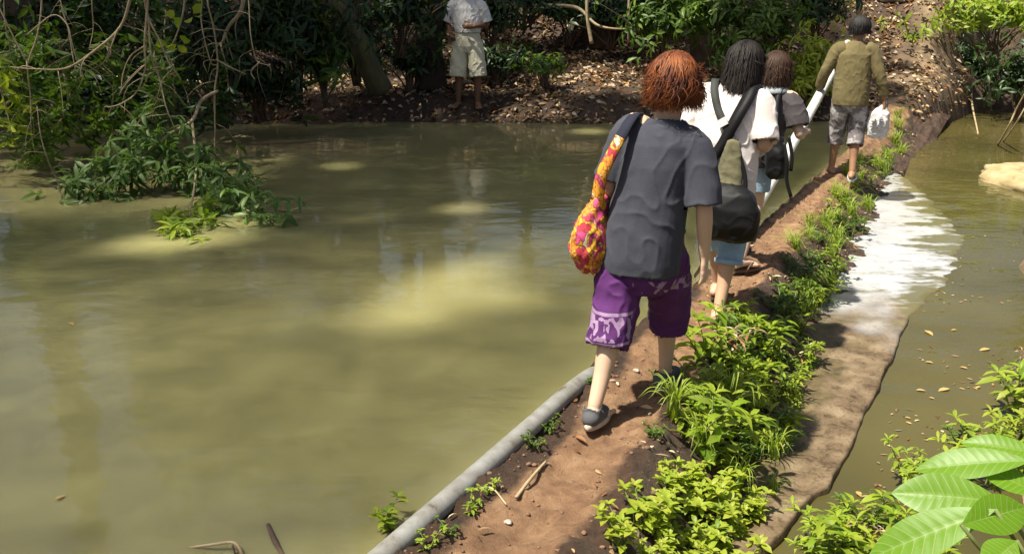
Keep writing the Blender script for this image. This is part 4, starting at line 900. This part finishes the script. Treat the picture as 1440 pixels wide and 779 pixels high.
H_RED = hairmat('auburn_hair', [(.040, .013, .007), (.075, .022, .009), (.12, .034, .011), (.19, .056, .014), (.27, .09, .022)]); H_DK = hairmat('dark_hair', [(.008, .006, .005), (.014, .010, .008), (.026, .018, .014)]); H_BR = hairmat('brown_hair', [(.025, .013, .008), (.045, .022, .012), (.07, .035, .018)]); H_BK = hairmat('black_hair', [(.010, .010, .010), (.02, .018, .016), (.03, .026, .024)])
def ribbon(B, pts, wd, th, up, k=6, mi=0):
    P = spline(pts, k); Ws = sample(wd, len(P)) if isinstance(wd, (list, tuple)) else [wd] * len(P); ups = [V3(u_) for u_ in up] if isinstance(up[0], (tuple, list, Vector)) else [V3(up)] * len(pts); vs = []
    for i, p_ in enumerate(P):
        t = (P[min(i + 1, len(P) - 1)] - P[max(i - 1, 0)]).normalized(); f = i / (len(P) - 1) * (len(ups) - 1); j = min(int(f), len(ups) - 2) if len(ups) > 1 else 0
        u_ = ups[j].lerp(ups[j + 1], f - j) if len(ups) > 1 else ups[0]; u_ = (u_ - t * u_.dot(t)).normalized(); x = t.cross(u_)
        for a, b in ((-.5, -.5), (.5, -.5), (.5, .5), (-.5, .5)): vs.append(p_ + x * a * Ws[i] + u_ * b * th)
    n = len(P); fs = [(4 * i + a, 4 * i + (a + 1) % 4, 4 * i + 4 + (a + 1) % 4, 4 * i + 4 + a) for i in range(n - 1) for a in range(4)] + [(3, 2, 1, 0), (4 * n - 4, 4 * n - 3, 4 * n - 2, 4 * n - 1)]
    B.add(vs, fs, mi)
def flip_flop(parent, an, d, k, sole_m, strap_m, pitch=0.0, name='sandal', z0=-.085):
    an, d = V3(an), V3(d).normalized(); sd = V3((d.y, -d.x, 0)); up = V3((0, 0, 1)); d2 = d * math.cos(pitch) - up * math.sin(pitch); u2 = sd.cross(d2); Q = lambda f, s_, z: an + (d2 * f + sd * s_ + u2 * z) * k
    B = MB(); n = 28; ring = []
    for i in range(n):
        a = 2 * math.pi * i / n; f = .055 + .135 * math.cos(a); ring.append((f, .043 * math.sin(a) * (1 + .18 * math.cos(a))))
    vs = [Q(f, s_, z0 - .016) for f, s_ in ring] + [Q(f, s_, z0) for f, s_ in ring]
    B.add(vs, [(i, (i + 1) % n, n + (i + 1) % n, n + i) for i in range(n)] + [tuple(range(n))[::-1], tuple(range(n, 2 * n))]); o = link(name, B.mesh(smooth=False), sole_m, parent)
    B = MB()
    for s_ in (-1, 1): ribbon(B, [Q(.03, .040 * s_, z0), Q(.07, .036 * s_, z0 + .045), Q(.125, .004 * s_, z0 + .035)], .016 * k, .004, (0, 0, 1))
    tube(B, [Q(.125, 0, z0 + .037), Q(.132, 0, z0)], [.004, .004], 6, 2); link('strap', B.mesh(), strap_m, o); return o
def shoe(parent, an, d, k, up_m, sole_m, pitch=0.0):
    an, d = V3(an), V3(d).normalized(); sd = V3((d.y, -d.x, 0)); up = V3((0, 0, 1)); d2 = d * math.cos(pitch) - up * math.sin(pitch); u2 = sd.cross(d2); Q = lambda f, s_, z: an + (d2 * f + sd * s_ + u2 * z) * k
    B = MB(); tube(B, [Q(-.052, 0, -.045), Q(-.01, 0, -.042), Q(.07, 0, -.052), Q(.145, 0, -.065)], [x * k for x in (.043, .048, .046, .032)], 16, 5, rnd=True, flat=.9)
    tube(B, [Q(-.045, 0, -.03), Q(-.02, 0, -.008)], [.044 * k, .043 * k], 16, 2)
    me = remesh(B, .006, 4); me = open_ends(me, [(Q(-.02, 0, -.014), u2, .07)], .004); o = link('shoe', me, up_m, parent)
    B = MB(); n = 28; ring = [(.05 + .142 * math.cos(2 * math.pi * i / n), .047 * math.sin(2 * math.pi * i / n) * (1 + .15 * math.cos(2 * math.pi * i / n))) for i in range(n)]
    B.add([Q(f, s_, -.092) for f, s_ in ring] + [Q(f * 1.01, s_ * 1.04, -.080) for f, s_ in ring] + [Q(f, s_, -.066) for f, s_ in ring], [(j * n + i, j * n + (i + 1) % n, (j + 1) * n + (i + 1) % n, (j + 1) * n + i) for j in (0, 1) for i in range(n)] + [tuple(range(n))[::-1], tuple(range(2 * n, 3 * n))])
    link('sole', B.mesh(), sole_m, o); return o
def ground(px, py): 
    w_ = on_dam(px, py); return w_
YAW = -math.atan2(U.x, U.y)

# 1. walker with auburn hair, charcoal T-shirt and purple trousers
t1 = empty('person', (.538, 3.87, .005), YAW + R(3), label='auburn haired walker in a charcoal T-shirt and purple patterned trousers, nearest on the path', cat='person')
J = dict(pel=(.04, 0, .82), chest=(.075, .03, 1.15), neck=(.09, .055, 1.295), head=(.11, .085, 1.435), shL=(-.055, .035, 1.265), shR=(.225, .03, 1.215), elL=(-.130, -.02, 1.0), wrL=(-.160, .17, .91), elR=(.285, .0, .95), wrR=(.288, .055, .72),
         hipL=(-.045, -.02, .80), hipR=(.125, .02, .80), knL=(-.055, -.07, .45), knR=(.105, .20, .46), anL=(-.075, -.265, .095), anR=(.085, .27, .092), hdR=(.0, .10, -1), thR=(0, 1, -.2), pnR=(-1, 0, 0), hdL=(.05, 1, -.25), pnL=(.8, 0, -.4), thL=(0, 0, 1), face=(-.10, 1, -.08), fpL=.12)
P1 = body(J, .97, t1, SK_L)
TEE = cloth('charcoal_tshirt', (.060, .063, .080), (.036, .038, .050))
shirt('tshirt', J, 1, [(.022, -.005, .645, .172, .135), (.024, -.005, .70, .176, .138), (.036, 0, .85, .168, .130), (.055, .008, 1.0, .158, .124), (.070, .018, 1.11, .160, .124), (.077, .026, 1.20, .154, .110), (.085, .04, 1.265, .105, .085), (.09, .052, 1.305, .064, .064)], t1, TEE,
      [([(.0, .03, 1.245), (-.055, .03, 1.235), (-.095, .01, 1.13), (-.126, -.005, 1.03)], [.068, .070, .070, .073]), ([(.16, .03, 1.215), (.220, .026, 1.185), (.258, .012, 1.07), (.278, .0, .955)], [.068, .072, .074, .078])],
      [((.02, 0, .655), (0, 0, -1), .3), ((-.124, -.004, 1.04), (-.25, -.1, -1), .085), ((.277, .0, .965), (.2, -.1, -1), .085), ((.09, .05, 1.295), (0, .15, 1), .12)], folds(.0085, 7, 3, (1, 1, .2), .10))
# purple trousers: wide to below the knee, a pale woven band round the left leg
m, nt, p = mat('purple_trousers'); v = coords(nt); tc = N(nt, 'ShaderNodeTexCoord'); sx = N(nt, 'ShaderNodeSeparateXYZ'); nt.links.new(tc.outputs['Object'], sx.inputs[0])
pur = ramp(nt, noi(nt, v, 7, 8), [(.3, (.060, .014, .085)), (.7, (.105, .026, .135))])
def zband(a, b, e=.004): return math_(nt, 'MULTIPLY', math_(nt, 'GREATER_THAN', sx.outputs[2], a), math_(nt, 'LESS_THAN', sx.outputs[2], b))
wv = noi(nt, coords(nt, (1, 1, .55)), 38, 1, .3, .8); fig = math_(nt, 'GREATER_THAN', wv, .52)
left = math_(nt, 'LESS_THAN', sx.outputs[0], .03)
band = math_(nt, 'MULTIPLY', math_(nt, 'MULTIPLY', zband(.375, .475), fig), left)
rims = math_(nt, 'MULTIPLY', math_(nt, 'ADD', zband(.478, .492), zband(.355, .368)), left)
hipm = math_(nt, 'MULTIPLY', math_(nt, 'MULTIPLY', zband(.575, .635), math_(nt, 'GREATER_THAN', sx.outputs[0], .03)), math_(nt, 'GREATER_THAN', wv, .55))
allm = math_(nt, 'MINIMUM', math_(nt, 'ADD', math_(nt, 'ADD', band, rims), hipm), 1.0)
nt.links.new(mix(nt, math_(nt, 'MULTIPLY', allm, .62), pur, (.42, .30, .43)), p.inputs['Base Color']); p.inputs['Roughness'].default_value = .8; p.inputs['Specular IOR Level'].default_value = .25
bump(nt, p, math_(nt, 'ADD', noi(nt, v, 200, 2), math_(nt, 'MULTIPLY', noi(nt, v, 25, 5), 1.5)), .3, .004); PURPLE = m
def trousers(name, parent, mt_, waist, legs, cuts, fold, vox=.0065, it=7):
    B = MB(); loft(B, waist, 28, sq=2.3)
    for pts, rad in legs: tube(B, pts, rad, 18, 5)
    me = remesh(B, vox, it); displace(me, fold); me = open_ends(me, cuts); return link(name, me, mt_, parent)
trousers('trousers', t1, PURPLE, [(.03, .0, .56, .12, .09), (.03, 0, .62, .155, .115), (.03, 0, .72, .160, .120), (.04, 0, .86, .146, .105)],
         [([(-.05, -.01, .76), (-.060, -.035, .60), (-.062, -.085, .45), (-.068, -.15, .325)], [.090, .100, .094, .086]), ([(.115, .02, .76), (.118, .10, .60), (.112, .19, .44), (.105, .215, .31)], [.090, .096, .090, .082])],
         [((-.067, -.15, .332), (0, -.3, -1), .14), ((.105, .215, .317), (0, .1, -1), .14), ((.04, 0, .855), (0, 0, 1), .3)], folds(.013, 10, 8, (1, 1, .45)))
hair(t1, P1, .97, H_RED, -.105, 8000, .02, .036, .0028, seed=3, puff=1.09)
SHOE = cloth('grey_canvas', (.10, .10, .105)); SOLE = plain('pale_rubber', (.55, .50, .42), (.3, .22, .14), 14, .7, 40, .2)
shoe(t1, J['anL'], (-.05, 1, 0), .97, SHOE, SOLE, .12); shoe(t1, J['anR'], (.08, 1, 0), .97, SHOE, SOLE)
# her bag: hung from the left shoulder
m, nt, p = mat('patterned_cloth'); v = coords(nt); vo = N(nt, 'ShaderNodeTexVoronoi', feature='F1'); vo.inputs['Scale'].default_value = 46; vo.inputs['Randomness'].default_value = .9; nt.links.new(noi(nt, v, 1, 0), vo.inputs['W']) if False else None
wp = N(nt, 'ShaderNodeVectorMath', operation='ADD'); nz = N(nt, 'ShaderNodeTexNoise'); nz.inputs['Scale'].default_value = 16; nt.links.new(v, nz.inputs['Vector']); wm = N(nt, 'ShaderNodeVectorMath', operation='SCALE'); wm.inputs['Scale'].default_value = .07; nt.links.new(nz.outputs['Color'], wm.inputs[0]); nt.links.new(coords(nt, (1, 1, .6)), wp.inputs[0]); nt.links.new(wm.outputs[0], wp.inputs[1]); nt.links.new(wp.outputs[0], vo.inputs['Vector']); ve = N(nt, 'ShaderNodeTexVoronoi', feature='DISTANCE_TO_EDGE'); ve.inputs['Scale'].default_value = 46; ve.inputs['Randomness'].default_value = .9; nt.links.new(wp.outputs[0], ve.inputs['Vector'])
sc3 = N(nt, 'ShaderNodeSeparateColor'); nt.links.new(vo.outputs['Color'], sc3.inputs[0])
pc = ramp(nt, sc3.outputs[0], [(0, (.60, .22, .02)), (.22, (.70, .38, .03)), (.45, (.45, .03, .05)), (.62, (.68, .30, .02)), (.8, (.50, .05, .16)), (.93, (.65, .55, .35))], 'CONSTANT')
edgef = ramp(nt, ve.outputs['Distance'], [(.02, (.8, .8, .8)), (.10, (0, 0, 0))]); nt.links.new(mix(nt, edgef, pc, (.10, .015, .015)), p.inputs['Base Color']); p.inputs['Roughness'].default_value = .8
bump(nt, p, noi(nt, v, 150, 3), .3, .004); BAGM = m; NAVY = cloth('navy_webbing', (.018, .020, .034))
bag = empty('shoulder_bag', t1.matrix_basis @ V3((.092, 0, -.03)), YAW + R(3), label='red and yellow patterned cloth bag hanging from the left shoulder of the auburn haired walker', cat='bag')
bc = V3((-.285, -.035, .83)); B = MB()
loft(B, [(bc.x + .016, bc.y, bc.z - .165, .032, .05), (bc.x + .008, bc.y, bc.z - .145, .066, .095), (bc.x + .006, bc.y, bc.z - .07, .090, .135), (bc.x + .010, bc.y, bc.z + .02, .076, .135), (bc.x + .018, bc.y, bc.z + .10, .042, .105), (bc.x + .045, bc.y, bc.z + .165, .022, .05)], 24, sq=2.0)
me = remesh(B, .008, 8); displace(me, folds(.014, 12, 5)); link('pouch', me, BAGM, bag)
B = MB(); ribbon(B, [(-.250, -.075, .97), (-.215, -.125, 1.10), (-.170, -.128, 1.20), (-.142, -.112, 1.265)], [.07, .055, .048, .046], .012, [(-.5, -1, .1), (-.3, -1, .2), (-.2, -1, .4), (-.1, -.8, .6)]); link('patterned_strap', B.mesh(), BAGM, bag)
B = MB(); ribbon(B, [(-.145, -.114, 1.258), (-.125, -.065, 1.318), (-.118, .01, 1.345), (-.125, .09, 1.305), (-.155, .15, 1.21), (-.215, .155, 1.07), (-.262, .06, .955)], [.05, .05, .05, .05, .048, .045, .05], .010, [(-.1, -1, .5), (-.2, -.5, 1), (-.2, .1, 1), (-.2, .6, .8), (-.3, 1, .2), (-.5, 1, .1), (-.9, .5, .3)]); link('navy_strap', B.mesh(), NAVY, bag)

# 2. walker with long dark hair, white shirt and jeans cut below the knee
t2 = empty('person', (1.20, 5.18, .005), YAW + R(-2), label='dark haired walker in a white shirt and light jeans, black bag on the back', cat='person')
J = dict(pel=(0, 0, .82), chest=(.01, .04, 1.16), neck=(.015, .07, 1.30), head=(.05, .115, 1.415), shL=(-.165, .045, 1.265), shR=(.165, .04, 1.245), elL=(-.22, .02, 1.0), wrL=(-.20, .16, .80), elR=(.22, -.02, 1.0), wrR=(.20, .20, .99),
         hipL=(-.085, .0, .80), hipR=(.085, .0, .80), knL=(-.08, .17, .46), knR=(.085, -.03, .45), anL=(-.075, .26, .10), anR=(.085, -.20, .10), hdR=(-.25, 1, 0), pnR=(0, 0, -1), thR=(-1, 0, 0), face=(.15, 1, -.25), fpR=.1)
P2 = body(J, .96, t2, SK_T)
WHT = cloth('white_shirt', (.74, .68, .64), (.62, .55, .52))
shirt('shirt', J, 1, [(0, .0, .70, .175, .135), (0, .0, .80, .182, .140), (0, .004, .95, .180, .135), (.004, .016, 1.08, .182, .130), (.008, .03, 1.19, .180, .118), (.012, .05, 1.275, .118, .088), (.014, .066, 1.325, .066, .066)], t2, WHT,
      [([(-.09, .045, 1.245), (-.165, .045, 1.235), (-.198, .035, 1.13), (-.215, .025, 1.03)], [.07, .074, .072, .074]), ([(.09, .04, 1.235), (.165, .035, 1.215), (.20, .01, 1.11), (.217, -.012, 1.025)], [.07, .074, .070, .072])],
      [((0, 0, .71), (0, 0, -1), .3), ((-.214, .026, 1.04), (-.2, -.1, -1), .085), ((.216, -.012, 1.035), (.2, -.2, -1), .085), ((.014, .064, 1.315), (0, .2, 1), .12)], folds(.011, 8, 13, (1, 1, .3), .15))
JEAN = cloth('faded_denim', (.30, .42, .52), (.20, .29, .38), 320)
trousers('jeans', t2, JEAN, [(0, 0, .68, .12, .09), (0, 0, .74, .150, .115), (0, 0, .82, .155, .115), (0, 0, .90, .145, .105)], [([(-.085, .0, .80), (-.088, .09, .62), (-.082, .17, .46), (-.08, .20, .33)], [.088, .085, .072, .066]), ([(.085, 0, .80), (.09, -.01, .62), (.088, -.03, .45), (.088, -.085, .325)], [.088, .086, .076, .070])],
         [((-.08, .2, .338), (0, .1, -1), .12), ((.088, -.085, .333), (0, -.25, -1), .12), ((0, 0, .892), (0, 0, 1), .3)], folds(.007, 12, 4, (1, 1, .7)))
B = MB(); tube(B, [(.088, -.078, .35), (.088, -.086, .322)], [.078, .077], 18, 2, cap=False); me = evald(B.mesh(), [('SOLIDIFY', dict(thickness=.008, offset=0))]); link('rolled_hem', me, JEAN, t2)
hair(t2, P2, .96, H_DK, -.19, 6000, .08, .013, .0028, seed=5, puff=1.08)
BRN = plain('brown_rubber', (.10, .055, .03), None, 8, .7, 30, .2)
flip_flop(t2, J['anL'], (0, 1, 0), .96, BRN, BRN); flip_flop(t2, J['anR'], (.15, 1, 0), .96, BRN, BRN, .1)
BLK = cloth('black_nylon', (.006, .006, .007), (.003, .003, .0035), 260, .55); GREYSTRAP = cloth('grey_black_webbing', (.05, .055, .05), (.02, .022, .02), 300, .7); OLV = cloth('olive_print', (.16, .15, .085), (.055, .05, .03), 200, .85, 14)
bp = empty('backpack', t2.location, YAW + R(-2), label='black backpack with crossed straps slung low on the walker in the white shirt', cat='backpack')
B = MB(); loft(B, [(.12, -.215, .495, .09, .03), (.12, -.225, .52, .138, .060), (.12, -.232, .59, .158, .080), (.12, -.232, .68, .154, .080), (.11, -.215, .76, .125, .070), (.09, -.19, .81, .06, .035)], 26, sq=2.6); me = remesh(B, .008, 6); displace(me, folds(.009, 8, 2, (1, 1, 1.3), .1)); link('bag_body', me, BLK, bp)
B = MB(); loft(B, [(.085, -.20, .72, .085, .045), (.082, -.178, .84, .072, .030), (.088, -.162, .96, .052, .020), (.088, -.150, 1.04, .03, .014)], 20); me = remesh(B, .008, 5); displace(me, folds(.006, 12, 6)); link('olive_panel', me, OLV, bp)
B = MB(); ribbon(B, [(-.09, .17, 1.12), (-.098, .10, 1.30), (-.092, .03, 1.338), (-.07, -.05, 1.285), (-.02, -.108, 1.185), (.045, -.132, 1.09), (.100, -.145, 1.0)], .042, .010, [(0, 1, 0), (0, .6, 1), (0, 0, 1), (0, -.6, 1), (0, -1, .4), (0, -1, .2), (0, -1, .1)]); link('strap', B.mesh(), GREYSTRAP, bp)
B = MB(); ribbon(B, [(.14, .165, 1.10), (.132, .10, 1.27), (.128, .03, 1.315), (.122, -.05, 1.26), (.085, -.118, 1.15), (.03, -.145, 1.02), (-.03, -.165, .90), (-.05, -.19, .74), (-.02, -.225, .62)], [.055, .06, .065, .068, .062, .056, .056, .056, .05], .016, [(0, 1, 0), (0, .6, 1), (0, 0, 1), (0, -.6, 1), (0, -1, .4), (0, -1, .2), (0, -1, .1), (0, -1, .1), (0, -1, 0)]); link('strap', B.mesh(), BLK, bp)
B = MB(); ribbon(B, [(.098, -.150, 1.04), (.135, -.165, .95), (.175, -.18, .84), (.19, -.21, .72)], [.03, .024, .022, .022], .010, (0, -1, 0)); link('strap', B.mesh(), BLK, bp)
BUC = plain('pale_metal_buckle', (.55, .54, .50), None, 20, .35, bstr=0)
B = MB(); ribbon(B, [(.005, -.128, 1.145), (.028, -.139, 1.11)], .05, .012, (0, -1, .2), 3); link('buckle', B.mesh(smooth=False), BUC, bp)

# 3. walker hidden behind the second: brown hair, grey T-shirt, pale scarf
t3 = empty('person', (1.575, 6.15, .005), YAW + R(-4), label='brown haired walker in a grey T-shirt with a pale scarf, third on the path', cat='person')
J = dict(pel=(0.03, 0, .78), chest=(.10, .03, 1.06), neck=(.12, .06, 1.20), head=(.125, .085, 1.315), shL=(-.045, .035, 1.15), shR=(.255, .03, 1.15), elL=(-.10, -.02, .92), wrL=(-.09, .15, .78), elR=(.335, -.015, .935), wrR=(.315, .19, .925),
         hipL=(-.085, .0, .78), hipR=(.085, .0, .78), knL=(-.08, .17, .45), knR=(.085, -.0, .44), anL=(-.075, .26, .10), anR=(.06, -.16, .10), hdR=(-.2, 1, .0), pnR=(0, 0, -1), thR=(-1, 0, 0), face=(.1, 1, -.1), ftR=(.6, 1, 0))
P3 = body(J, .92, t3, SK_L)
GRY = cloth('grey_tshirt', (.068, .060, .062), (.045, .04, .042))
shirt('tshirt', J, 1, [(.02, .0, .70, .160, .125), (.035, .0, .78, .160, .125), (.06, .005, .89, .150, .12), (.09, .02, 1.01, .158, .118), (.10, .03, 1.09, .156, .108), (.11, .045, 1.16, .110, .082), (.12, .058, 1.205, .064, .062)], t3, GRY,
      [([(.01, .035, 1.135), (-.05, .035, 1.115), (-.085, .01, 1.02), (-.097, 0, .98)], [.064, .07, .07, .072]), ([(.19, .03, 1.135), (.255, .028, 1.115), (.30, .008, 1.03), (.316, 0, .98)], [.064, .07, .07, .072])],
      [((.02, 0, .71), (0, 0, -1), .3), ((-.096, 0, .987), (-.15, -.1, -1), .085), ((.315, 0, .987), (.2, -.1, -1), .085), ((.12, .056, 1.195), (0, .2, 1), .12)], folds(.010, 9, 17, (1, 1, .4)))
trousers('denim_shorts', t3, JEAN, [(0, 0, .66, .12, .09), (0, 0, .72, .148, .112), (0, 0, .80, .150, .112), (0, 0, .87, .14, .10)], [([(-.085, .0, .78), (-.088, .08, .62), (-.085, .12, .53)], [.086, .082, .078]), ([(.085, 0, .78), (.088, .0, .62), (.088, 0, .53)], [.086, .082, .078])], [((-.085, .12, .54), (0, .3, -1), .12), ((.088, 0, .54), (0, 0, -1), .12), ((0, 0, .862), (0, 0, 1), .3)], folds(.006, 12, 5))
hair(t3, P3, .92, H_BR, -.13, 4000, .10, .014, .0030, seed=8, puff=1.08)
SCF = cloth('pale_scarf', (.50, .55, .56), (.34, .39, .40), 150, .85, 20)
oS = V3((.12, 0, -.05)); B = MB(); ribbon(B, [V3(a_) + oS for a_ in [(.02, .135, 1.17), (.07, .11, 1.235), (.085, .05, 1.262), (.06, -.02, 1.262), (0, -.045, 1.262), (-.06, -.02, 1.262), (-.085, .05, 1.262), (-.06, .12, 1.22)]], .075, .016, [(0, 1, .3), (.6, .6, 1), (1, 0, 1), (.6, -.7, .8), (0, -1, .8), (-.6, -.7, .8), (-1, 0, 1), (-.5, .7, 1)]); link('scarf', B.mesh(), SCF, t3)
flip_flop(t3, J['anL'], (0, 1, 0), .92, BRN, BRN); flip_flop(t3, J['anR'], (.6, 1, 0), .92, BRN, BRN)
sb = empty('black_bag', t3.location, YAW + R(-4), label='black bag with dangling straps at the side of the walker in the grey T-shirt', cat='bag'); sb.location = t3.matrix_basis @ V3((.10, 0, -.045))
B = MB(); loft(B, [(.14, -.12, .70, .05, .03), (.14, -.13, .73, .060, .045), (.13, -.13, .86, .062, .05), (.11, -.12, .95, .045, .04), (.10, -.11, 1.0, .02, .02)], 22, sq=2.5); me = remesh(B, .009, 5); displace(me, folds(.012, 11, 9)); link('bag_body', me, BLK, sb)
B = MB(); ribbon(B, [(.08, .14, 1.06), (.085, .11, 1.20), (.088, .03, 1.258), (.085, -.05, 1.22), (.10, -.11, 1.10), (.12, -.13, 1.0)], .04, .010, [(0, 1, 0), (0, .6, 1), (0, 0, 1), (0, -.6, 1), (0, -1, .3), (0, -1, .1)]); link('strap', B.mesh(), BLK, sb)
for pts in ([(.18, -.16, .94), (.215, -.18, .82), (.225, -.18, .70), (.26, -.18, .60)], [(.20, -.14, .98), (.235, -.15, .86), (.24, -.16, .76)]):
    B = MB(); ribbon(B, pts, .022, .006, (0, -1, .1)); link('dangling_strap', B.mesh(), BLK, sb)

# 4. barefoot man in the olive jacket, far on the dam
g4 = on_dam(1184, 250); t4 = empty('person', (g4.x, g4.y, g4.z + .005), YAW + R(14), label='man in an olive jacket and grey rolled trousers at the far end of the dam', cat='person')
J = dict(pel=(0, 0, .84), chest=(.005, .03, 1.20), neck=(.01, .05, 1.365), head=(.03, .085, 1.495), shL=(-.165, .03, 1.315), shR=(.165, .03, 1.305), elL=(-.26, .02, 1.08), wrL=(-.30, .14, .88), elR=(.25, -.03, 1.06), wrR=(.325, .0, .82),
         hipL=(-.085, .0, .82), hipR=(.085, .0, .82), knL=(-.085, .08, .47), knR=(.09, .03, .47), anL=(-.105, .10, .10), anR=(.08, -.12, .095), hdR=(.1, .1, -1), hdL=(-.1, .4, -1), face=(.1, 1, 0), ftL=(-.15, 1, 0), ftR=(.25, 1, 0), thR=(0, 1, 0))
P4 = body(J, 1.0, t4, SK_D, curl=(.8, .9))
OJ = cloth('olive_jacket', (.165, .135, .06), (.10, .08, .035))
shirt('jacket', J, 1, [(0, .0, .745, .172, .125), (0, .0, .80, .178, .128), (0, .004, .95, .175, .125), (0, .016, 1.12, .172, .124), (.004, .026, 1.25, .172, .112), (.006, .04, 1.335, .112, .084), (.01, .05, 1.385, .062, .062)], t4, OJ,
      [([(-.10, .03, 1.30), (-.162, .03, 1.285), (-.215, .024, 1.18), (-.26, .02, 1.08), (-.285, .08, .98), (-.298, .125, .91)], [.074, .074, .064, .056, .050, .046]), ([(.10, .03, 1.30), (.162, .03, 1.28), (.21, 0, 1.17), (.25, -.03, 1.06), (.295, -.015, .94), (.318, .0, .85)], [.074, .074, .064, .056, .050, .046])],
      [((0, 0, .755), (0, 0, -1), .3), ((-.296, .12, .92), (0, .4, -1), .1), ((.316, 0, .86), (.1, .1, -1), .1), ((.01, .05, 1.375), (0, .1, 1), .12)], folds(.007, 8, 23, (1, 1, .35)))
m, nt, p = mat('dirty_grey_cotton'); v = coords(nt); sp_ = ramp(nt, noi(nt, v, 9, 6, .7), [(.5, (.13, .115, .115)), (.58, (.36, .34, .34)), (.75, (.42, .40, .40))]); nt.links.new(sp_, p.inputs['Base Color']); p.inputs['Roughness'].default_value = .85; bump(nt, p, noi(nt, v, 60, 5), .3, .006)
trousers('rolled_trousers', t4, m, [(0, 0, .68, .12, .09), (0, 0, .76, .150, .112), (0, 0, .84, .155, .112), (0, 0, .92, .145, .10)], [([(-.085, .0, .82), (-.09, .04, .62), (-.088, .08, .46), (-.095, .09, .33)], [.088, .084, .078, .074]), ([(.085, 0, .82), (.092, .02, .62), (.092, .02, .47), (.09, -.04, .34)], [.088, .086, .082, .08])], [((-.094, .09, .338), (0, 0, -1), .12), ((.09, -.04, .348), (0, -.3, -1), .12), ((0, 0, .912), (0, 0, 1), .3)], folds(.010, 10, 31, (1, 1, .6)))
hair(t4, P4, 1.0, H_BK, -.07, 1600, -.05, .008, .006, seed=11, puff=1.05)
GRN = plain('pale_green_rubber', (.50, .62, .55), (.36, .46, .40), 12, .6, 30, .15)
flip_flop(t4, J['anL'], (-.15, 1, 0), 1.0, BRN, BRN); flip_flop(t4, J['anR'], (.25, 1, 0), 1.0, GRN, GRN)
SACK = cloth('grey_white_sack', (.58, .57, .56), (.44, .43, .42), 160, .7)
sk = empty('carrier_sack', (g4.x, g4.y, g4.z), YAW + R(14), label='grey white sack with faint dark print held by the man in the olive jacket', cat='sack')
B = MB(); loft(B, [(.29, .02, .43, .05, .04), (.29, .02, .45, .10, .065), (.29, .02, .56, .108, .075), (.30, .02, .68, .085, .06), (.325, .015, .755, .02, .02), (.338, .01, .80, .014, .014)], 22, sq=2.6); me = remesh(B, .008, 5); displace(me, folds(.014, 11, 41)); link('sack_body', me, SACK, sk)
B = MB(); INK = plain('faded_print', (.16, .15, .15), None, 10, .8, bstr=0)
for x, z, w_, h_ in [(.235, .60, .03, .012), (.255, .60, .012, .05), (.30, .60, .012, .05), (.315, .62, .03, .012), (.315, .58, .03, .012), (.25, .545, .07, .012), (.31, .53, .05, .012)]:
    ribbon(B, [(x - w_ / 2, -.066, z), (x + w_ / 2, -.066, z)], h_, .02, (0, -1, 0), 2)
link('print', B.mesh(smooth=False), INK, sk)

# 5. man on the far bank, cropped by the top of the picture
g5 = V3((-.68, 14.62, 0)); g5.z = terrain_h(g5.x, g5.y); t5 = empty('person', (g5.x, g5.y, g5.z), R(172), label='person in cream shorts and a white shirt standing barefoot on the far bank', cat='person'); t5.scale = (1.14,) * 3
J = dict(pel=(0, 0, .90), chest=(0, .0, 1.27), neck=(0, .02, 1.44), head=(0, .05, 1.59), shL=(-.18, 0, 1.38), shR=(.18, 0, 1.38), elL=(-.26, -.04, 1.12), wrL=(-.12, .17, 1.10), elR=(.27, -.05, 1.12), wrR=(.20, .16, 1.0),
         hipL=(-.09, .0, .88), hipR=(.09, .0, .88), knL=(-.125, .02, .50), knR=(.12, .03, .50), anL=(-.13, 0, .10), anR=(.14, 0, .10), ftL=(-.3, 1, 0), ftR=(.35, 1, 0), hdL=(1, .3, 0), pnL=(0, -1, 0), thL=(0, 0, 1), pnR=(-1, 0, 0))
P5 = body(J, 1.05, t5, SK_B)
CRM = cloth('cream_shorts', (.66, .62, .46), (.54, .50, .36), 200)
trousers('shorts', t5, CRM, [(0, 0, .76, .13, .10), (0, 0, .84, .170, .125), (0, 0, .92, .172, .125), (0, 0, 1.02, .155, .11)], [([(-.095, .0, .88), (-.118, .01, .66), (-.138, .02, .44)], [.105, .112, .120]), ([(.095, 0, .88), (.118, .012, .66), (.138, .02, .44)], [.105, .112, .120])], [((-.142, .02, .45), (0, 0, -1), .18), ((.14, .02, .45), (0, 0, -1), .18), ((0, 0, 1.012), (0, 0, 1), .3)], folds(.012, 8, 37, (1, 1, .4)))
WH2 = cloth('white_tshirt', (.76, .74, .70), (.62, .60, .57))
shirt('tshirt', J, 1, [(0, 0, 1.01, .165, .130), (0, 0, 1.07, .172, .132), (0, 0, 1.2, .185, .132), (0, 0, 1.32, .190, .122), (0, .01, 1.40, .120, .09), (0, .02, 1.45, .066, .066)], t5, WH2, [([(-.10, 0, 1.37), (-.18, 0, 1.35), (-.23, -.02, 1.22), (-.25, -.03, 1.15)], [.07, .078, .08, .082]), ([(.10, 0, 1.37), (.18, 0, 1.35), (.235, -.03, 1.22), (.26, -.04, 1.15)], [.07, .078, .08, .082])], [((0, 0, 1.02), (0, 0, -1), .3), ((-.249, -.03, 1.157), (-.25, -.1, -1), .085), ((.259, -.04, 1.157), (.25, -.1, -1), .085), ((0, .02, 1.44), (0, .1, 1), .12)], folds(.011, 9, 43, (1, 1, .4)))
hair(t5, P5, 1.05, H_BK, -.02, 400, 0, .005, .010, seed=14, puff=1.0)
